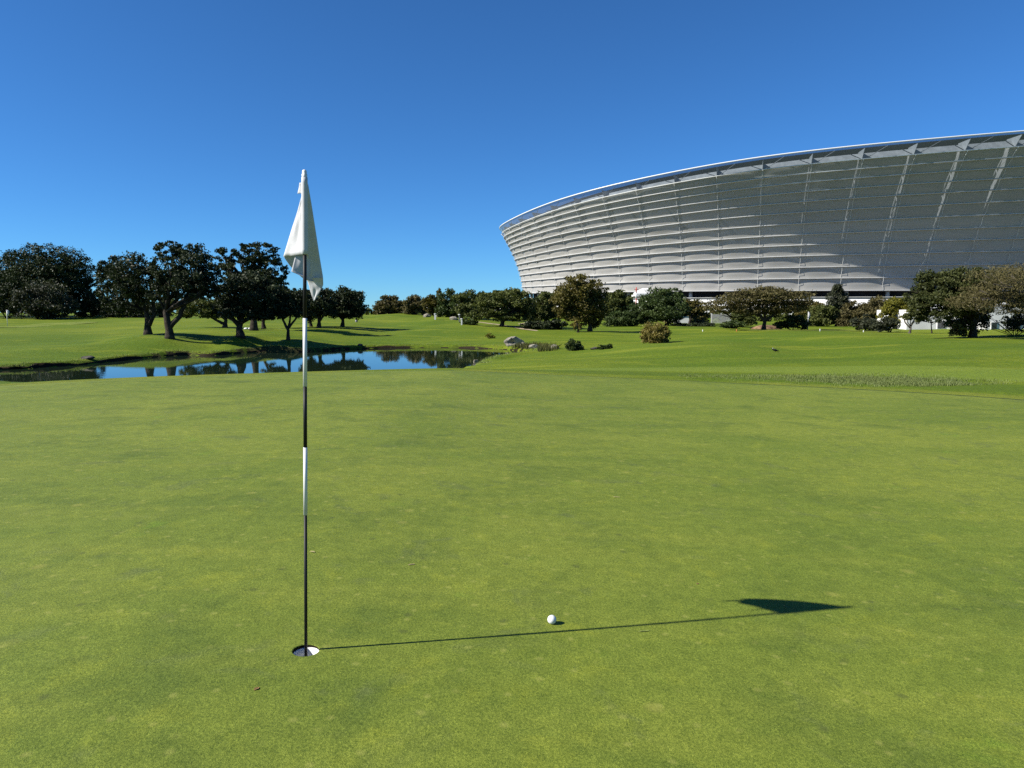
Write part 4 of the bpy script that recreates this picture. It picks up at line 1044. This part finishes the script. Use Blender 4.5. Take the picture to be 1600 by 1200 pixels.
# ------------------------------------------------------------------ rough grass and bank growth (uncountable)
M['rough'] = leaf_material('rough_grass_blade', (.130, .170, .042), (.330, .380, .150), .4, .1)
M['reed'] = leaf_material('bank_grass_blade', (.040, .050, .014), (.150, .150, .055), .3, .1)
def blades(name, pts, hmin, hmax, w, mat, label, seed_):
    rng = np.random.default_rng(seed_); P = np.asarray(pts); n = len(P)
    h = rng.uniform(hmin, hmax, n)[:, None]; an = rng.uniform(0, 2 * PI, n); a = np.stack([np.cos(an), np.sin(an), np.zeros(n)], 1)
    lean = rng.normal(size=(n, 3)) * .35; lean[:, 2] = 0; up = np.array([0, 0, 1.0])
    tip = P + (up + lean) * h; md = P + (up + lean * .35) * h * .55
    v = np.stack([P - a * w, P + a * w, md + a * w * .7, tip, md - a * w * .7], 1).reshape(-1, 3)
    f = np.arange(n * 5).reshape(-1, 5)
    o = link(name, v, f, mat); t = np.repeat(np.clip(rng.normal(.5, .25, n), 0, 1), 5)
    o.data.attributes.new('tint', 'FLOAT', 'POINT').data.foreach_set('value', t.astype(np.float32))
    tag(o, label, 'grass', None, 'stuff')
rng = np.random.default_rng(21)
pts = []
while len(pts) < 15000:
    px = rng.uniform(1060, 1640); Y = rng.uniform(15.4, 18.2)
    P = at(px, 590, Y); x = P[0]; g = float(gdist(x, Y))
    dens = math.exp(-((g - 1.14) / .055) ** 2) * (.12 + .88 * math.exp(-((px - 1390) / 110) ** 2)) * (.25 + .75 * (math.sin(x * 5 + 2 * Y) * math.sin(x * 2.3 - Y * 4) > -.2))
    if rng.random() < dens: pts.append((x, Y))
pts = np.array(pts); blades('rough_grass', np.column_stack([pts, ground(pts[:, 0], pts[:, 1])]), 
       .02, .065, .005, M['rough'], 'pale taller rough grass strip along the back right edge of the green', 3)
pts = []
L = len(shore_s)
for k in range(4500):
    q = rng.integers(0, L); t = rng.random(); p = shore_s[q] * (1 - t) + shore_s[(q + 1) % L] * t
    if p[1] < 31 and p[0] < -1: continue
    d = p - cen; d = d / np.linalg.norm(d); p = p + d * (rng.uniform(-.05, .55)) + rng.normal(size=2) * .1
    pts.append(p)
pts = np.array(pts); blades('bank_grass', np.column_stack([pts, ground(pts[:, 0], pts[:, 1]) - .01]), .03, .11, .012, M['rough'], 'ragged grass fringe along the pond bank', 4)
pts = []
for k in range(2600):
    px = rng.uniform(798, 905); Y = rng.uniform(43.6, 49.5) if px > 840 else rng.uniform(47.0, 49.8)
    P = at(px, 550, Y)
    if -.1 < -float(pond_sd([P[0]], [Y])[0]) < 1.6: pts.append((P[0], Y))
pts = np.array(pts); blades('reeds', np.column_stack([pts, ground(pts[:, 0], pts[:, 1]) - .01]), .12, .42, .02, M['reed'], 'brownish reeds and weeds among the rocks at the pond end', 6)

# ------------------------------------------------------------------ light
ELEV = R(37.7); sx, sy = -2.605, -.731; sl = math.hypot(sx, sy); sx /= sl; sy /= sl
w = bpy.data.worlds.new('World'); sc.world = w; w.use_nodes = True; nt = w.node_tree; nt.nodes.clear()
sky = nt.nodes.new('ShaderNodeTexSky'); sky.sky_type = 'NISHITA'; sky.sun_disc = False; sky.sun_elevation = ELEV; sky.sun_rotation = math.atan2(sx, sy)
sky.air_density = 1.0; sky.dust_density = 0; sky.ozone_density = 10.0; sky.altitude = 2000
bg = nt.nodes.new('ShaderNodeBackground'); bg.inputs[1].default_value = .0645
wo = nt.nodes.new('ShaderNodeOutputWorld'); nt.links.new(mix(nt, 1.0, sky.outputs[0], (.58, .94, 1.09), 'MULTIPLY'), bg.inputs[0]); nt.links.new(bg.outputs[0], wo.inputs[0])
sun = bpy.data.lights.new('sun', 'SUN'); sun.energy = 5.0; sun.angle = R(.53); sun.color = (1, .955, .88)
so_ = bpy.data.objects.new('sun', sun); col.objects.link(so_)
so_.rotation_euler = Vector((-sx * math.cos(ELEV), -sy * math.cos(ELEV), -math.sin(ELEV))).to_track_quat('-Z', 'Y').to_euler()
so_.location = (-60, -10, 60)
sc.view_settings.view_transform = 'Standard'; sc.view_settings.look = 'None'; sc.view_settings.exposure = 1.0; sc.view_settings.gamma = 1
sc.render.engine = 'CYCLES'
sc.cycles.max_bounces = 8; sc.cycles.transparent_max_bounces = 24; sc.cycles.diffuse_bounces = 3
sc.cycles.use_denoising = False
